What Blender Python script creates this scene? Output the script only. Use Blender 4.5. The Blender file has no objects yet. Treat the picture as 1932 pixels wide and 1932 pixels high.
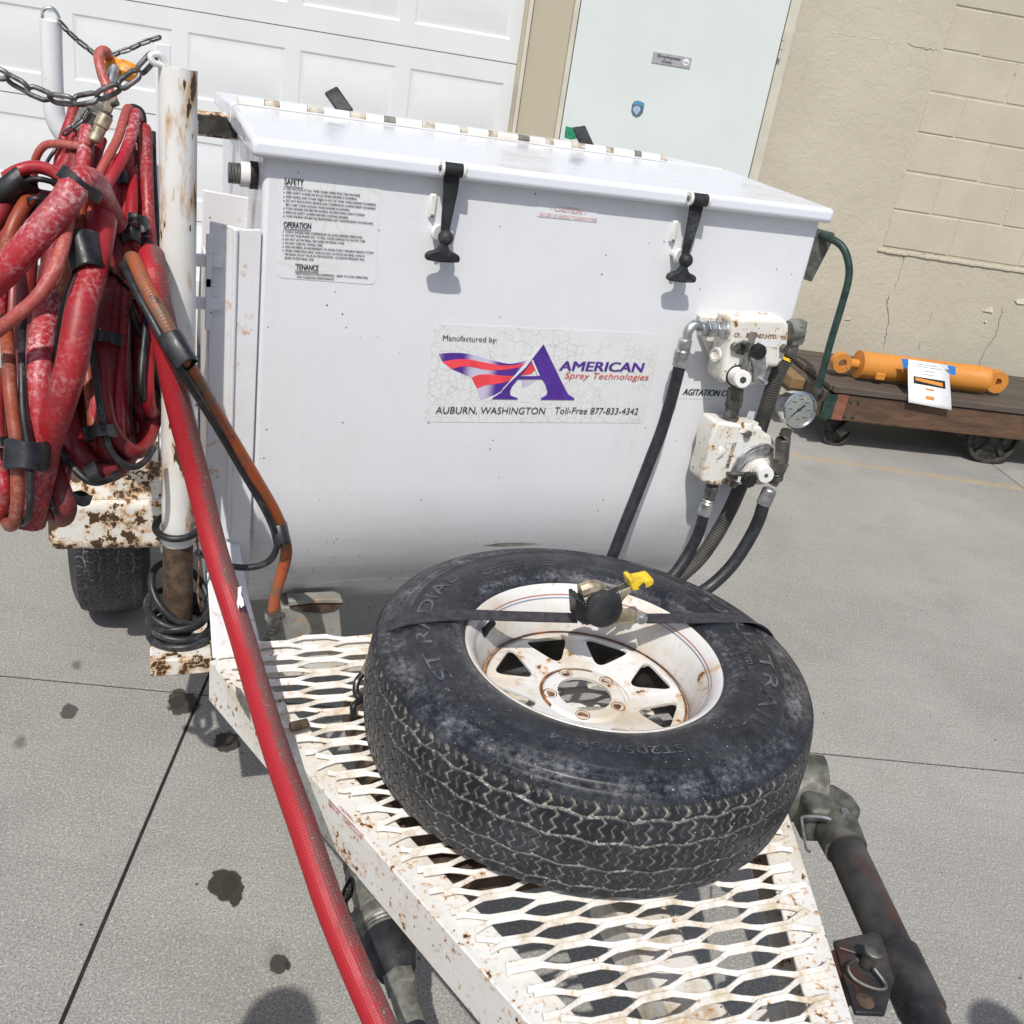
import bpy, bmesh, math, random
import numpy as np
from mathutils import Vector, Matrix, Quaternion
random.seed(7)
R = math.radians
sc = bpy.context.scene
col = sc.collection
# ---------------------------------------------------------------- camera
H = 1.5
PITCH, ROLL, YAW, FPX = R(24.734), R(9.346), R(23.2), 1790.0
G_ = Vector((math.sin(YAW), math.cos(YAW), 0)); R_ = Vector((math.cos(YAW), -math.sin(YAW), 0)); U0 = Vector((0, 0, 1))
FWD = math.cos(PITCH)*G_ - math.sin(PITCH)*U0
UPV = math.sin(PITCH)*G_ + math.cos(PITCH)*U0
RT = (math.cos(ROLL), math.sin(ROLL)); DN = (-math.sin(ROLL), math.cos(ROLL))
camx = RT[0]*R_ - DN[0]*UPV; camy = -RT[1]*R_ + DN[1]*UPV; camz = -FWD
cam = bpy.data.objects.new('camera', bpy.data.cameras.new('camera')); col.objects.link(cam)
M = Matrix((camx, camy, camz)).transposed().to_4x4(); M.translation = (0, 0, H)
cam.matrix_world = M
cam.data.sensor_width = 36; cam.data.lens = 36*FPX/1932; cam.data.clip_start = .03; cam.data.clip_end = 500
sc.camera = cam
# ---------------------------------------------------------------- light
SUN = Vector((.35, .64, -1)).normalized()
EL = math.asin(-SUN.z)
w = bpy.data.worlds.new('World'); sc.world = w; w.use_nodes = True
nt = w.node_tree
sky = nt.nodes.new('ShaderNodeTexSky'); sky.sky_type = 'NISHITA'; sky.sun_disc = False
sky.sun_elevation = EL; sky.sun_rotation = math.atan2(-SUN.x, -SUN.y) % (2*math.pi)
sky.air_density = 1.0; sky.dust_density = 2.0; sky.ozone_density = 1.0
bg = nt.nodes['Background']; nt.links.new(sky.outputs[0], bg.inputs[0]); bg.inputs[1].default_value = .13
sl = bpy.data.lights.new('sun', 'SUN'); sl.energy = 4.2; sl.angle = R(.5); sl.color = (1, .96, .9)
so = bpy.data.objects.new('sun', sl); col.objects.link(so); so.rotation_euler = SUN.to_track_quat('-Z', 'Y').to_euler(); so.location = (-2, -6, 9)
sc.view_settings.view_transform = 'Standard'; sc.view_settings.look = 'None'
sc.view_settings.exposure = -0.27; sc.view_settings.gamma = 1
sc.view_settings.use_curve_mapping = False
# ---------------------------------------------------------------- measuring helpers: a sight line met with a real plane
WA = R(-16.9); WD = Vector((math.cos(WA), math.sin(WA), 0)); WN = Vector((-WD.y, WD.x, 0)); WV = 5.35
def ray(x, y):
    px, py = x-966, y-966
    return FWD + R_*((px*RT[0]+py*RT[1])/FPX) + UPV*(-(px*DN[0]+py*DN[1])/FPX)
def at(x, y, Y=None, Z=None, D=None, X=None, v=None):
    r = ray(x, y)
    if Y is not None: k = Y/r.y
    elif Z is not None: k = (Z-H)/r.z
    elif X is not None: k = X/r.x
    elif v is not None: k = v/r.dot(WN)
    else: k = D
    return r*k + Vector((0, 0, H))
def uvz(u, v, z): return WD*u + WN*v + Vector((0, 0, z))
def zm(x0, y0, x1, W):
    s = (x1-x0)/W*1932/2560; ox, oy = x0*1932/2560, y0*1932/2560
    return lambda px, py: (ox+px*s, oy+py*s)
# ---------------------------------------------------------------- node materials
class NM:
    def __init__(s, name, rough=.5, metal=0, spec=.5):
        s.m = bpy.data.materials.new(name); s.m.use_nodes = True
        s.t = s.m.node_tree; s.b = s.t.nodes['Principled BSDF']
        s.b.inputs['Roughness'].default_value = rough; s.b.inputs['Metallic'].default_value = metal
        s.b.inputs['Specular IOR Level'].default_value = spec
        s.geo = s.t.nodes.new('ShaderNodeNewGeometry'); s.pos = s.geo.outputs['Position']
    def n(s, typ, **k):
        o = s.t.nodes.new(typ)
        for a, b in k.items(): setattr(o, a, b)
        return o
    def put(s, sock, v):
        if hasattr(v, 'is_linked') or hasattr(v, 'links'): s.t.links.new(v, sock)
        elif isinstance(v, (tuple, list)): sock.default_value = tuple(v)+((1,) if len(v) == 3 and sock.type == 'RGBA' else ())
        else: sock.default_value = v
    def math(s, op, a, b=0, clamp=False):
        o = s.n('ShaderNodeMath', operation=op, use_clamp=clamp); s.put(o.inputs[0], a); s.put(o.inputs[1], b); return o.outputs[0]
    def scl(s, vec, k):
        o = s.n('ShaderNodeVectorMath', operation='MULTIPLY'); s.put(o.inputs[0], vec); s.put(o.inputs[1], k); return o.outputs[0]
    def noise(s, scale, detail=4, rough=.55, vec=None, off=0, dist=0):
        o = s.n('ShaderNodeTexNoise'); v = vec or s.pos
        if off:
            a = s.n('ShaderNodeVectorMath', operation='ADD'); s.put(a.inputs[0], v); s.put(a.inputs[1], (off, off*1.7, -off)); v = a.outputs[0]
        s.put(o.inputs['Vector'], v); s.put(o.inputs['Scale'], scale); s.put(o.inputs['Detail'], detail); s.put(o.inputs['Roughness'], rough); s.put(o.inputs['Distortion'], dist)
        return o.outputs[0]
    def vor(s, scale, feature='F1', vec=None, rnd=1):
        o = s.n('ShaderNodeTexVoronoi', feature=feature); s.put(o.inputs['Vector'], vec or s.pos); s.put(o.inputs['Scale'], scale); s.put(o.inputs['Randomness'], rnd)
        return o.outputs['Distance']
    def step(s, v, a, b, lo=0, hi=1):
        o = s.n('ShaderNodeMapRange', interpolation_type='SMOOTHSTEP'); s.put(o.inputs['Value'], v); s.put(o.inputs['From Min'], a); s.put(o.inputs['From Max'], b); s.put(o.inputs['To Min'], lo); s.put(o.inputs['To Max'], hi)
        return o.outputs[0]
    def mix(s, f, a, b):
        o = s.n('ShaderNodeMix', data_type='RGBA'); s.put(o.inputs[0], f); s.put(o.inputs[6], a); s.put(o.inputs[7], b); return o.outputs[2]
    def color(s, c): s.put(s.b.inputs['Base Color'], c); return s
    def rough(s, v): s.put(s.b.inputs['Roughness'], v); return s
    def bump(s, h, strength=.3, dist=.002):
        o = s.n('ShaderNodeBump'); s.put(o.inputs['Height'], h); s.put(o.inputs['Strength'], strength); s.put(o.inputs['Distance'], dist)
        s.t.links.new(o.outputs[0], s.b.inputs['Normal']); return s
    def sep(s, vec):
        o = s.n('ShaderNodeSeparateXYZ'); s.put(o.inputs[0], vec); return o.outputs
def plain(name, c, rough=.5, metal=0, var=.25, scale=40, spec=.5, bump=0, dust=None, dustc=(.5, .47, .42)):
    m = NM(name, rough, metal, spec)
    f = m.noise(scale, 5)
    lo = tuple(x*(1-var) for x in c); hi = tuple(min(1, x*(1+var)) for x in c)
    cc = m.mix(m.step(f, .35, .65), lo, hi)
    if dust:
        d = m.math('MULTIPLY', m.step(m.noise(scale*.4, 6, .7, off=3), .5, .75), m.step(m.noise(scale*6, 3, .6, off=9), .35, .7))
        cc = m.mix(m.math('MULTIPLY', d, dust), cc, dustc)
    m.color(cc); m.rough(m.step(m.noise(scale*2, 3, off=5), .2, .8, max(.02, rough-.1), min(1, rough+.15)))
    if bump: m.bump(m.noise(scale*8, 4), bump, .001)
    return m.m
def paint(name, base=(.78, .79, .80), rough=.3, dirt=.25, dirtc=(.60, .53, .40), rust=.0, rs=30, sp=0, chip=0, vec=(1, 1, 1), bump=.05, rustc=(.075, .035, .016), halo=(.52, .25, .04), dirtscale=7):
    m = NM(name, rough)
    v = m.scl(m.pos, vec)
    c = m.mix(m.math('MULTIPLY', m.step(m.noise(dirtscale, 6, .65), .42, .72), dirt), base, dirtc)
    c = m.mix(m.math('MULTIPLY', m.step(m.noise(dirtscale*9, 5, .7, off=11), .5, .75), dirt*.5), c, dirtc)
    if rust:
        n1 = m.noise(rs, 5, .6, vec=v, off=2); n2 = m.noise(rs*.22, 3, .5, off=21)
        n = m.math('ADD', m.math('MULTIPLY', n1, .72), m.math('MULTIPLY', n2, .28))
        t = .70-rust*.25
        c = m.mix(m.math('MULTIPLY', m.step(n, t-.085, t+.01), .75), c, halo)
        c = m.mix(m.step(n, t-.005, t+.02), c, rustc)
    if chip:
        n1 = m.noise(rs*.8, 4, .62, vec=v, off=31); t = .72-chip*.25
        k = m.step(n1, t, t+.008); c = m.mix(m.step(n1, t-.03, t), c, (.62, .5, .33)); c = m.mix(k, c, rustc)
    if sp:
        vo = m.vor(55, vec=v); gate = m.step(m.noise(14, 2, off=41), .62-sp*.2, .66-sp*.2)
        c = m.mix(m.math('MULTIPLY', m.step(vo, .10, .07), gate), c, (.05, .045, .04))
    m.color(c); m.rough(m.step(m.noise(20, 4, off=8), .3, .7, rough, rough+.18))
    if bump: m.bump(m.noise(60, 4), bump, .002)
    return m.m
MT = {}
MT['tank'] = paint('tank_white', (.775, .787, .818), .22, .12, (.60, .58, .52), sp=.35, bump=.03)
def streaks(mat):
    m = NM.__new__(NM); m.m = mat; m.t = mat.node_tree; m.b = m.t.nodes['Principled BSDF']; m.geo = m.n('ShaderNodeNewGeometry'); m.pos = m.geo.outputs['Position']
    src = m.b.inputs['Base Color'].links[0].from_socket; z = m.sep(m.pos)[2]
    low = m.step(z, .86, .52, 0, 1)
    n1 = m.noise(6, 6, .72, vec=m.scl(m.pos, (.7, 1, 14)), off=3)
    c = m.mix(m.math('MULTIPLY', m.math('MULTIPLY', m.step(n1, .40, .70), low), .28), src, (.40, .385, .36))
    n2 = m.noise(5, 5, .7, vec=m.scl(m.pos, (9, 1, .5)), off=13)
    c = m.mix(m.math('MULTIPLY', m.step(n2, .56, .78), .16), c, (.55, .51, .44))
    sc2 = m.noise(30, 3, .6, vec=m.scl(m.pos, (.2, 1, 6)), off=23)
    c = m.mix(m.math('MULTIPLY', m.step(sc2, .70, .74), m.math('MULTIPLY', low, .6)), c, (.25, .24, .23)); m.color(c)
streaks(MT['tank'])
MT['lid'] = paint('lid_white', (.78, .81, .87), .10, .05, bump=.01)
MT['rail'] = paint('rail_white', (.78, .775, .74), .4, .75, (.60, .53, .40), rust=.35, rs=105, sp=.7)
MT['mesh'] = paint('deck_white', (.80, .785, .75), .42, 1.0, (.50, .40, .26), rust=.20, rs=85, dirtscale=24, sp=.4)
MT['post'] = paint('post_white', (.80, .80, .78), .38, .35, (.62, .55, .42), rust=.34, rs=30, chip=.38, vec=(1, 1, .30), sp=.3)
MT['fender'] = paint('fender_white', (.74, .73, .69), .5, .5, rust=.62, rs=34, chip=.62, vec=(1, 1, 1), sp=1.1)
MT['panel'] = paint('panel_white', (.78, .79, .82), .35, .3, (.62, .58, .48), rust=.06, rs=30, bump=.12, sp=.3)
MT['valve'] = paint('valve_white', (.80, .79, .74), .38, .45, (.62, .55, .42), rust=.34, rs=70, chip=.10, bump=.25, sp=.9, rustc=(.17, .075, .025), halo=(.55, .32, .09))
MT['hingedirt'] = paint('hinge_dirty', (.62, .58, .50), .45, 1.0, (.20, .14, .08), rust=.3, rs=60, dirtscale=45)
MT['drain'] = paint('drain_dirty', (.34, .335, .31), .5, .9, (.15, .135, .11), rust=.2, rs=50)
MT['jackcast'] = plain('jack_casting', (.125, .125, .108), .55, .4, .4, 40, bump=.5, dust=.6, dustc=(.30, .29, .25))
MT['latchwhite'] = paint('latch_white', (.80, .80, .78), .35, .35, (.6, .5, .3))
MT['rustpipe'] = plain('rust_pipe', (.085, .055, .035), .8, 0, .4, 60, bump=.5, dust=.3, dustc=(.25, .2, .13))
MT['rim'] = paint('rim_white', (.73, .73, .715), .28, .8, (.58, .48, .33), rust=.22, rs=45, bump=.03, dirtscale=10)
MT['rimrust'] = plain('rim_rust', (.26, .115, .045), .8, 0, .6, 70, dust=.8, dustc=(.66, .56, .42))
MT['rubber'] = plain('rubber', (.022, .023, .026), .55, 0, .4, 30, spec=.4, dust=.5, dustc=(.30, .30, .31))
MT['blackplastic'] = plain('black_plastic', (.012, .012, .014), .35, 0, .3, 60, dust=.25, dustc=(.2, .2, .2))
MT['tape'] = plain('black_tape', (.016, .017, .02), .38, 0, .4, 60, bump=.25, dust=.4, dustc=(.10, .10, .105))
MT['blackhose'] = plain('black_hose', (.018, .019, .022), .42, 0, .35, 50, dust=.6, dustc=(.26, .26, .25))
MT['hydhose'] = plain('hydraulic_hose', (.02, .022, .027), .45, 0, .3, 60, dust=.35, dustc=(.13, .14, .16))
MT['zinc'] = plain('zinc_steel', (.46, .47, .47), .38, .85, .3, 50, dust=.3, dustc=(.25, .23, .2))
MT['darksteel'] = plain('dark_steel', (.17, .165, .15), .42, .75, .4, 50, dust=.4, dustc=(.25, .22, .17))
MT['chrome'] = plain('chrome', (.7, .7, .7), .15, 1, .08, 30)
MT['brass'] = plain('brass_dirty', (.42, .36, .26), .45, .6, .4, 60, dust=.5, dustc=(.5, .46, .38))
MT['castgrey'] = plain('cast_grey', (.205, .205, .18), .6, .35, .3, 50, bump=.4, dust=.5, dustc=(.42, .40, .35))
MT['chain'] = plain('chain_steel', (.16, .155, .15), .45, .7, .5, 60, dust=.7, dustc=(.62, .6, .57))
MT['jackblack'] = paint('jack_black', (.018, .018, .021), .38, .75, (.10, .095, .088), rust=.42, rs=22, rustc=(.06, .028, .02), halo=(.085, .035, .024), vec=(1, .5, 1))
MT['orange'] = paint('orange_enamel', (.62, .25, .042), .38, .5, (.46, .17, .03), rust=.10, rs=40, sp=.5, rustc=(.05, .03, .02), halo=(.35, .13, .03))
MT['yellow'] = plain('yellow_grip', (.78, .55, .03), .5, 0, .2, 60, dust=.5, dustc=(.12, .1, .05))
MT['amber'] = plain('amber_plastic', (.75, .28, .02), .4, 0, .2, 60, dust=.3, dustc=(.3, .16, .05))
MT['green'] = plain('cart_green', (.022, .05, .042), .45, .2, .3, 30, dust=.4, dustc=(.12, .12, .1))
MT['cartgrey'] = plain('cart_grey', (.10, .105, .095), .55, .3, .3, 30, dust=.3, dustc=(.16, .15, .12))
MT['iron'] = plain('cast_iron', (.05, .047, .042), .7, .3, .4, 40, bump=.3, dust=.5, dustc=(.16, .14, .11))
MT['paper'] = plain('paper', (.82, .83, .84), .35, 0, .03, 20)
MT['bluetape'] = plain('blue_tape', (.03, .22, .62), .6, 0, .1, 60)
MT['ink'] = plain('black_ink', (.03, .03, .035), .6, 0, .15, 60)
MT['redink'] = plain('red_ink', (.60, .17, .17), .6, 0, .2, 80)
MT['fadedink'] = plain('faded_ink', (.72, .42, .40), .6, 0, .2, 80)
MT['pinkink'] = plain('faded_red_ink', (.72, .46, .46), .6, 0, .2, 80)
MT['purple'] = plain('purple_ink', (.085, .03, .29), .45, 0, .15, 30)
MT['flagred'] = plain('flag_red', (.86, .07, .09), .45, 0, .12, 30)
MT['scriptred'] = plain('script_red', (.56, .075, .05), .5, 0, .12, 30)
MT['greyink'] = plain('grey_ink', (.35, .36, .38), .6, 0, .15, 60)
MT['sticker'] = plain('sticker_white', (.77, .79, .80), .35, 0, .02, 30)
MT['signgrey'] = plain('sign_grey', (.42, .42, .45), .4, .2, .05, 30)
MT['badgeblue'] = plain('badge_blue', (.10, .30, .48), .45, 0, .2, 60)
MT['badgedark'] = plain('badge_dark', (.10, .16, .22), .45, 0, .2, 60)
MT['badgelight'] = plain('badge_light', (.36, .46, .62), .45, 0, .2, 60)
MT['badgegreen'] = plain('badge_green', (.02, .25, .12), .45, 0, .2, 60)
MT['webbing'] = plain('strap_webbing', (.042, .038, .047), .8, 0, .3, 90, bump=.4, dust=.5, dustc=(.14, .12, .12))
MT['dial'] = plain('dial_white', (.80, .81, .83), .3, 0, .02, 20)
MT['skin'] = plain('skin', (.5, .32, .24), .5, 0, .1, 20)
MT['cloth'] = plain('dark_cloth', (.05, .06, .09), .8, 0, .3, 20)
# hoses with chalky wear
def hosemat(name, base, worn, chalk, amount=.6, braid=False):
    m = NM(name, .42)
    uv = m.n('ShaderNodeUVMap').outputs[0]
    f = m.noise(9, 5, .65); g = m.noise(160, 3, .7, off=4)
    c = m.mix(m.step(f, .45, .68), base, worn)
    k = m.math('MULTIPLY', m.step(m.noise(11, 5, .7, off=17), .42, .70), m.step(g, .42, .66))
    c = m.mix(m.math('MULTIPLY', k, amount), c, chalk)
    c = m.mix(m.math('MULTIPLY', m.step(m.noise(13, 6, .7, off=27), .55, .72), .6), c, (.05, .035, .035))
    m.color(c); m.rough(m.step(f, .3, .7, .32, .6))
    if braid:
        s = m.sep(uv)
        a = m.math('MULTIPLY', s[0], 26); b = m.math('MULTIPLY', s[1], 240)
        p = m.math('MULTIPLY', m.math('SINE', m.math('ADD', m.math('MULTIPLY', a, 6.2832), b)), m.math('SINE', m.math('SUBTRACT', m.math('MULTIPLY', a, 6.2832), b)))
        m.bump(p, .35, .0012)
    else: m.bump(g, .25, .0008)
    return m.m
MT['redhose'] = hosemat('red_hose', (.34, .013, .02), (.20, .022, .026), (.64, .45, .45), .42)
MT['redhosechalk'] = hosemat('red_hose_chalky', (.40, .02, .03), (.34, .055, .065), (.76, .60, .61), .75)
MT['salmon'] = hosemat('salmon_hose', (.42, .085, .065), (.33, .05, .045), (.66, .46, .42), .42)
MT['orangehose'] = hosemat('orange_hose', (.29, .055, .022), (.22, .05, .028), (.52, .36, .30), .45)
MT['darkredhose'] = hosemat('dark_red_hose', (.23, .016, .018), (.13, .016, .018), (.4, .28, .28), .25)
m = NM('lead_red_hose', .4)
uv = m.n('ShaderNodeUVMap').outputs[0]; s_ = m.sep(uv)
f = m.noise(16, 5, .7)
side = m.step(m.math('COSINE', m.math('MULTIPLY', m.math('SUBTRACT', s_[0], .56), 6.2832)), -.25, .75)
wear = m.step(m.math('ADD', m.math('ADD', m.math('MULTIPLY', side, .40), m.math('MULTIPLY', f, .60)), m.math('MULTIPLY', m.noise(150, 4, .75, off=9), .34)), .62, .92)
fine = m.step(m.noise(300, 3, .7), .3, .62)
a = m.math('MULTIPLY', s_[0], 14*6.2832); b = m.math('MULTIPLY', s_[1], 800)
pb = m.math('MULTIPLY', m.math('SINE', m.math('ADD', a, b)), m.math('SINE', m.math('SUBTRACT', a, b)))
c = m.mix(m.math('MULTIPLY', wear, m.math('ADD', m.math('MULTIPLY', fine, .5), .45)), (.40, .010, .019), (.135, .095, .085))
c = m.mix(m.math('MULTIPLY', m.step(pb, .1, .5), m.math('ADD', m.math('MULTIPLY', wear, .45), .18)), c, (.07, .035, .033))
c = m.mix(m.math('MULTIPLY', m.step(m.noise(300, 3, .7, off=6), .60, .68), m.math('MULTIPLY', wear, .55)), c, (.42, .38, .36))
m.color(c); m.rough(m.step(f, .3, .7, .45, .65)); m.bump(m.math('ADD', m.noise(420, 3, .7, off=3), m.math('MULTIPLY', pb, -.4)), .3, .0012)
MT['leadhose'] = m.m
m = NM('lead_orange_hose', .45)
uv = m.n('ShaderNodeUVMap').outputs[0]; s_ = m.sep(uv)
c = m.mix(m.step(m.noise(11, 5, .7), .42, .62), (.40, .085, .022), (.17, .10, .06))
c = m.mix(m.math('MULTIPLY', m.step(m.noise(30, 5, .7, off=4), .55, .66), .8), c, (.045, .03, .03))
m.color(c)
a = m.math('MULTIPLY', s_[0], 16*6.2832/2); b = m.math('MULTIPLY', s_[1], 700)
m.bump(m.math('MULTIPLY', m.math('SINE', m.math('ADD', a, b)), m.math('SINE', m.math('SUBTRACT', a, b))), .2, .0012)
MT['leadorange'] = m.m
m = NM('braided_hose', .5)
uv = m.n('ShaderNodeUVMap').outputs[0]; s_ = m.sep(uv)
a = m.math('MULTIPLY', s_[0], 22*6.2832/2); b = m.math('MULTIPLY', s_[1], 620)
p = m.math('MULTIPLY', m.math('SINE', m.math('ADD', a, b)), m.math('SINE', m.math('SUBTRACT', a, b)))
m.color(m.mix(m.math('MULTIPLY', m.step(p, -.2, .5), m.step(m.noise(20, 4), .3, .6)), (.025, .025, .026), (.13, .12, .105))); m.bump(p, .5, .0012)
MT['braid'] = m.m
# tyre
m = NM('tyre_rubber', .5, 0, .45)
f = m.noise(12, 6, .7); g = m.noise(120, 4, .7, off=4)
at_ = m.n('ShaderNodeAttribute', attribute_name='dust').outputs['Fac']
c = m.mix(m.step(f, .35, .7), (.010, .011, .0145), (.022, .025, .033))
dv = m.n('ShaderNodeVectorMath', operation='DISTANCE'); m.put(dv.inputs[0], m.scl(m.pos, (1, 1, 0))); m.put(dv.inputs[1], (.613, 1.042, 0))
ringm = m.math('ADD', m.step(m.math('ABSOLUTE', m.math('SUBTRACT', dv.outputs['Value'], .297)), .026, .004, .25, 1.0), m.step(m.math('ABSOLUTE', m.math('SUBTRACT', dv.outputs['Value'], .205)), .012, .002, 0, .6))
k = m.math('MULTIPLY', m.math('MULTIPLY', m.step(m.noise(16, 8, .85, off=12), .40, .66), m.step(g, .3, .7)), ringm)
c = m.mix(m.math('MULTIPLY', k, .72, True), c, (.32, .325, .345))
c = m.mix(m.math('MULTIPLY', at_, m.step(m.noise(34, 5, .85, off=2), .34, .56, .22, 1.0)), c, (.44, .415, .365))
c = m.mix(m.math('MULTIPLY', m.step(m.noise(260, 3, .7, off=7), .66, .71), m.step(m.noise(7, 3, off=3), .45, .6)), c, (.55, .55, .55))
m.color(c); m.rough(m.step(f, .3, .7, .27, .48)); m.bump(g, .2, .001)
MT['tyre'] = m.m
m = NM('tyre_letters', .5)
m.color(m.mix(m.step(m.noise(40, 4), .35, .65), (.03, .031, .037), (.13, .135, .15)))
MT['tyretext'] = m.m
# cracked decal
def decal(name, base, crack, amt, scale):
    m = NM(name, .4)
    wob = m.n('ShaderNodeVectorMath', operation='ADD'); nz = m.n('ShaderNodeTexNoise'); nz.inputs['Scale'].default_value = 25; m.t.links.new(m.pos, nz.inputs['Vector'])
    m.put(wob.inputs[0], m.pos); m.put(wob.inputs[1], m.scl(nz.outputs['Color'], (.02, .02, .02)))
    e = m.math('MINIMUM', m.vor(scale, 'DISTANCE_TO_EDGE', wob.outputs[0]), m.math('MULTIPLY', m.vor(scale*.45, 'DISTANCE_TO_EDGE', wob.outputs[0]), .6))
    k = m.math('MULTIPLY', m.step(e, .03, .012), m.step(m.noise(9, 3, off=3), .32, .55))
    c = m.mix(m.math('MULTIPLY', m.step(m.noise(6, 4, off=9), .4, .7), .4), base, tuple(x*.88 for x in base))
    c = m.mix(m.math('MULTIPLY', k, amt), c, crack); m.color(c); m.bump(k, -.2, .0005); return m.m
MT['makersticker'] = decal('maker_sticker', (.77, .79, .79), (.48, .45, .40), .5, 130)
MT['safetysticker'] = decal('safety_sticker', (.79, .81, .82), (.55, .54, .5), .25, 40)
# flag: purple fading to white and back
m = NM('flag_purple', .45)
x_ = m.sep(m.pos)[0]
wv = m.math('ADD', m.math('MULTIPLY', m.math('SINE', m.math('ADD', m.math('MULTIPLY', x_, 62), 2.2)), .5), .5)
m.color(m.mix(m.step(wv, .1, .8), (.60, .55, .70), (.085, .03, .29))); MT['flagpurple'] = m.m
# walls
m = NM('stucco', .85, 0, .2)
f = m.noise(1.4, 6, .6); g = m.noise(30, 6, .7, off=2)
c = m.mix(m.step(f, .35, .7), (.495, .455, .36), (.55, .507, .407))
c = m.mix(m.math('MULTIPLY', m.step(g, .6, .8), .25), c, (.60, .55, .44)); m.color(c)
m.bump(m.math('ADD', m.math('MULTIPLY', m.noise(14, 6, .7, dist=.6), 1.0), m.math('MULTIPLY', m.noise(90, 4, .7), .35)), .8, .007)
MT['stucco'] = m.m
m = NM('block_paint', .85, 0, .2)
f = m.noise(3, 6, .6)
c = m.mix(m.step(f, .35, .7), (.495, .455, .36), (.55, .507, .407)); m.color(c)
m.bump(m.math('ADD', m.noise(60, 5, .7), m.math('MULTIPLY', m.noise(9, 5), .6)), .5, .004)
MT['block'] = m.m
m = NM('mortar', .9, 0, .2)
f = m.noise(26, 6, .75, dist=.4)
m.color(m.mix(m.step(f, .62, .70), (.55, .505, .40), (.09, .08, .06))); m.bump(f, .9, .008); MT['mortar'] = m.m
m = NM('jamb', .7, 0, .3)
m.color(m.mix(m.step(m.noise(70, 4), .62, .8), (.47, .425, .32), (.56, .52, .42))); m.bump(m.noise(120, 4), .3, .002); MT['jamb'] = m.m
MT['trim'] = plain('trim_cream', (.58, .55, .46), .55, 0, .06, 8)
MT['weather'] = plain('weatherstrip', (.42, .38, .29), .6, 0, .12, 8)
MT['garage'] = plain('garage_white', (.70, .715, .72), .4, 0, .02, 4)
MT['door'] = plain('door_mint', (.655, .71, .69), .45, 0, .02, 3)
MT['crack'] = plain('crack_dark', (.12, .10, .08), .9, 0, .3, 60)
MT['flake'] = plain('paint_flake', (.66, .62, .52), .8, 0, .1, 60)
# concrete
m = NM('concrete', .85, 0, .25)
f = m.noise(1.1, 6, .62); g = m.noise(290, 4, .8, off=2); h = m.noise(7, 6, .7, off=5)
c = m.mix(m.step(f, .3, .72), (.325, .317, .295), (.415, .405, .378))
c = m.mix(m.math('MULTIPLY', m.step(h, .40, .75), .35), c, (.30, .29, .27))
wv2 = m.n('ShaderNodeVectorRotate', rotation_type='Z_AXIS'); m.put(wv2.inputs['Vector'], m.pos); wv2.inputs['Angle'].default_value = -WA+.12
c = m.mix(m.math('MULTIPLY', m.step(m.noise(10, 5, .7, vec=m.scl(wv2.outputs[0], (.35, 9, 1)), off=12), .45, .75), .42), c, (.25, .24, .22))
c = m.mix(m.math('MULTIPLY', m.step(m.noise(2.2, 5, .65, off=19), .46, .72), .6), c, (.255, .247, .228))
c = m.mix(m.step(g, .38, .54, .85, 0), c, (.13, .125, .112))
c = m.mix(m.step(m.noise(170, 4, .8, off=15), .50, .68, 0, .75), c, (.62, .60, .55))
c = m.mix(m.step(m.vor(11), .050, .030, 0, .85), c, (.06, .055, .05))
stains = [(347,1328,.050,.92,.9),(335,1318,.028,.9,.5),(428,1400,.040,.95,.8),(420,1668,.036,.97,.7),(440,1676,.026,.97,.45),(527,1818,.022,.9,.8),(145,1255,.022,.55,.6),(130,1343,.024,.8,.6),(38,1401,.024,.55,.6),(520,1812,.040,.28,.6),(543,1822,.008,.9,.6)]
for i, (x, y, r, k, q) in enumerate(stains):
    P = at(x, y, Z=0)
    dv = m.n('ShaderNodeVectorMath', operation='DISTANCE'); m.put(dv.inputs[0], m.scl(m.pos, (1, q, 1))); m.put(dv.inputs[1], (P.x, P.y*q, 0))
    r *= .78; wob = m.math('MULTIPLY', m.math('SUBTRACT', m.noise(48, 3, .6, off=i+1), .5), r*.9)
    d = m.math('ADD', dv.outputs['Value'], wob)
    soft = .12 if k > .7 else .8
    mk = m.step(d, r*1.02, r*(1-soft), 0, k)
    c = m.mix(mk, c, (.042, .037, .030))
# rusty sand line across the slab
pv = m.n('ShaderNodeVectorMath', operation='DOT_PRODUCT'); m.put(pv.inputs[0], m.pos); m.put(pv.inputs[1], tuple(WN))
pu = m.n('ShaderNodeVectorMath', operation='DOT_PRODUCT'); m.put(pu.inputs[0], m.pos); m.put(pu.inputs[1], tuple(WD))
line = m.math('ABSOLUTE', m.math('ADD', m.math('SUBTRACT', pv.outputs['Value'], 4.27), m.math('ADD', m.math('MULTIPLY', m.math('SUBTRACT', m.noise(6, 5, .7, off=31), .5), .10), m.math('MULTIPLY', m.math('SUBTRACT', pu.outputs['Value'], 2), .05))))
c = m.mix(m.math('MULTIPLY', m.math('MULTIPLY', m.step(line, .05, .0), m.step(pu.outputs['Value'], 1.2, 1.6)), m.step(m.noise(24, 5, .7, off=33), .3, .6)), c, (.42, .33, .21))
m.color(c); m.bump(m.math('ADD', g, m.math('MULTIPLY', m.noise(60, 4, off=3), .5)), .32, .003)
MT['concrete'] = m.m
MT['joint'] = plain('joint_dark', (.022, .02, .018), .95, 0, .3, 30)
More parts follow.
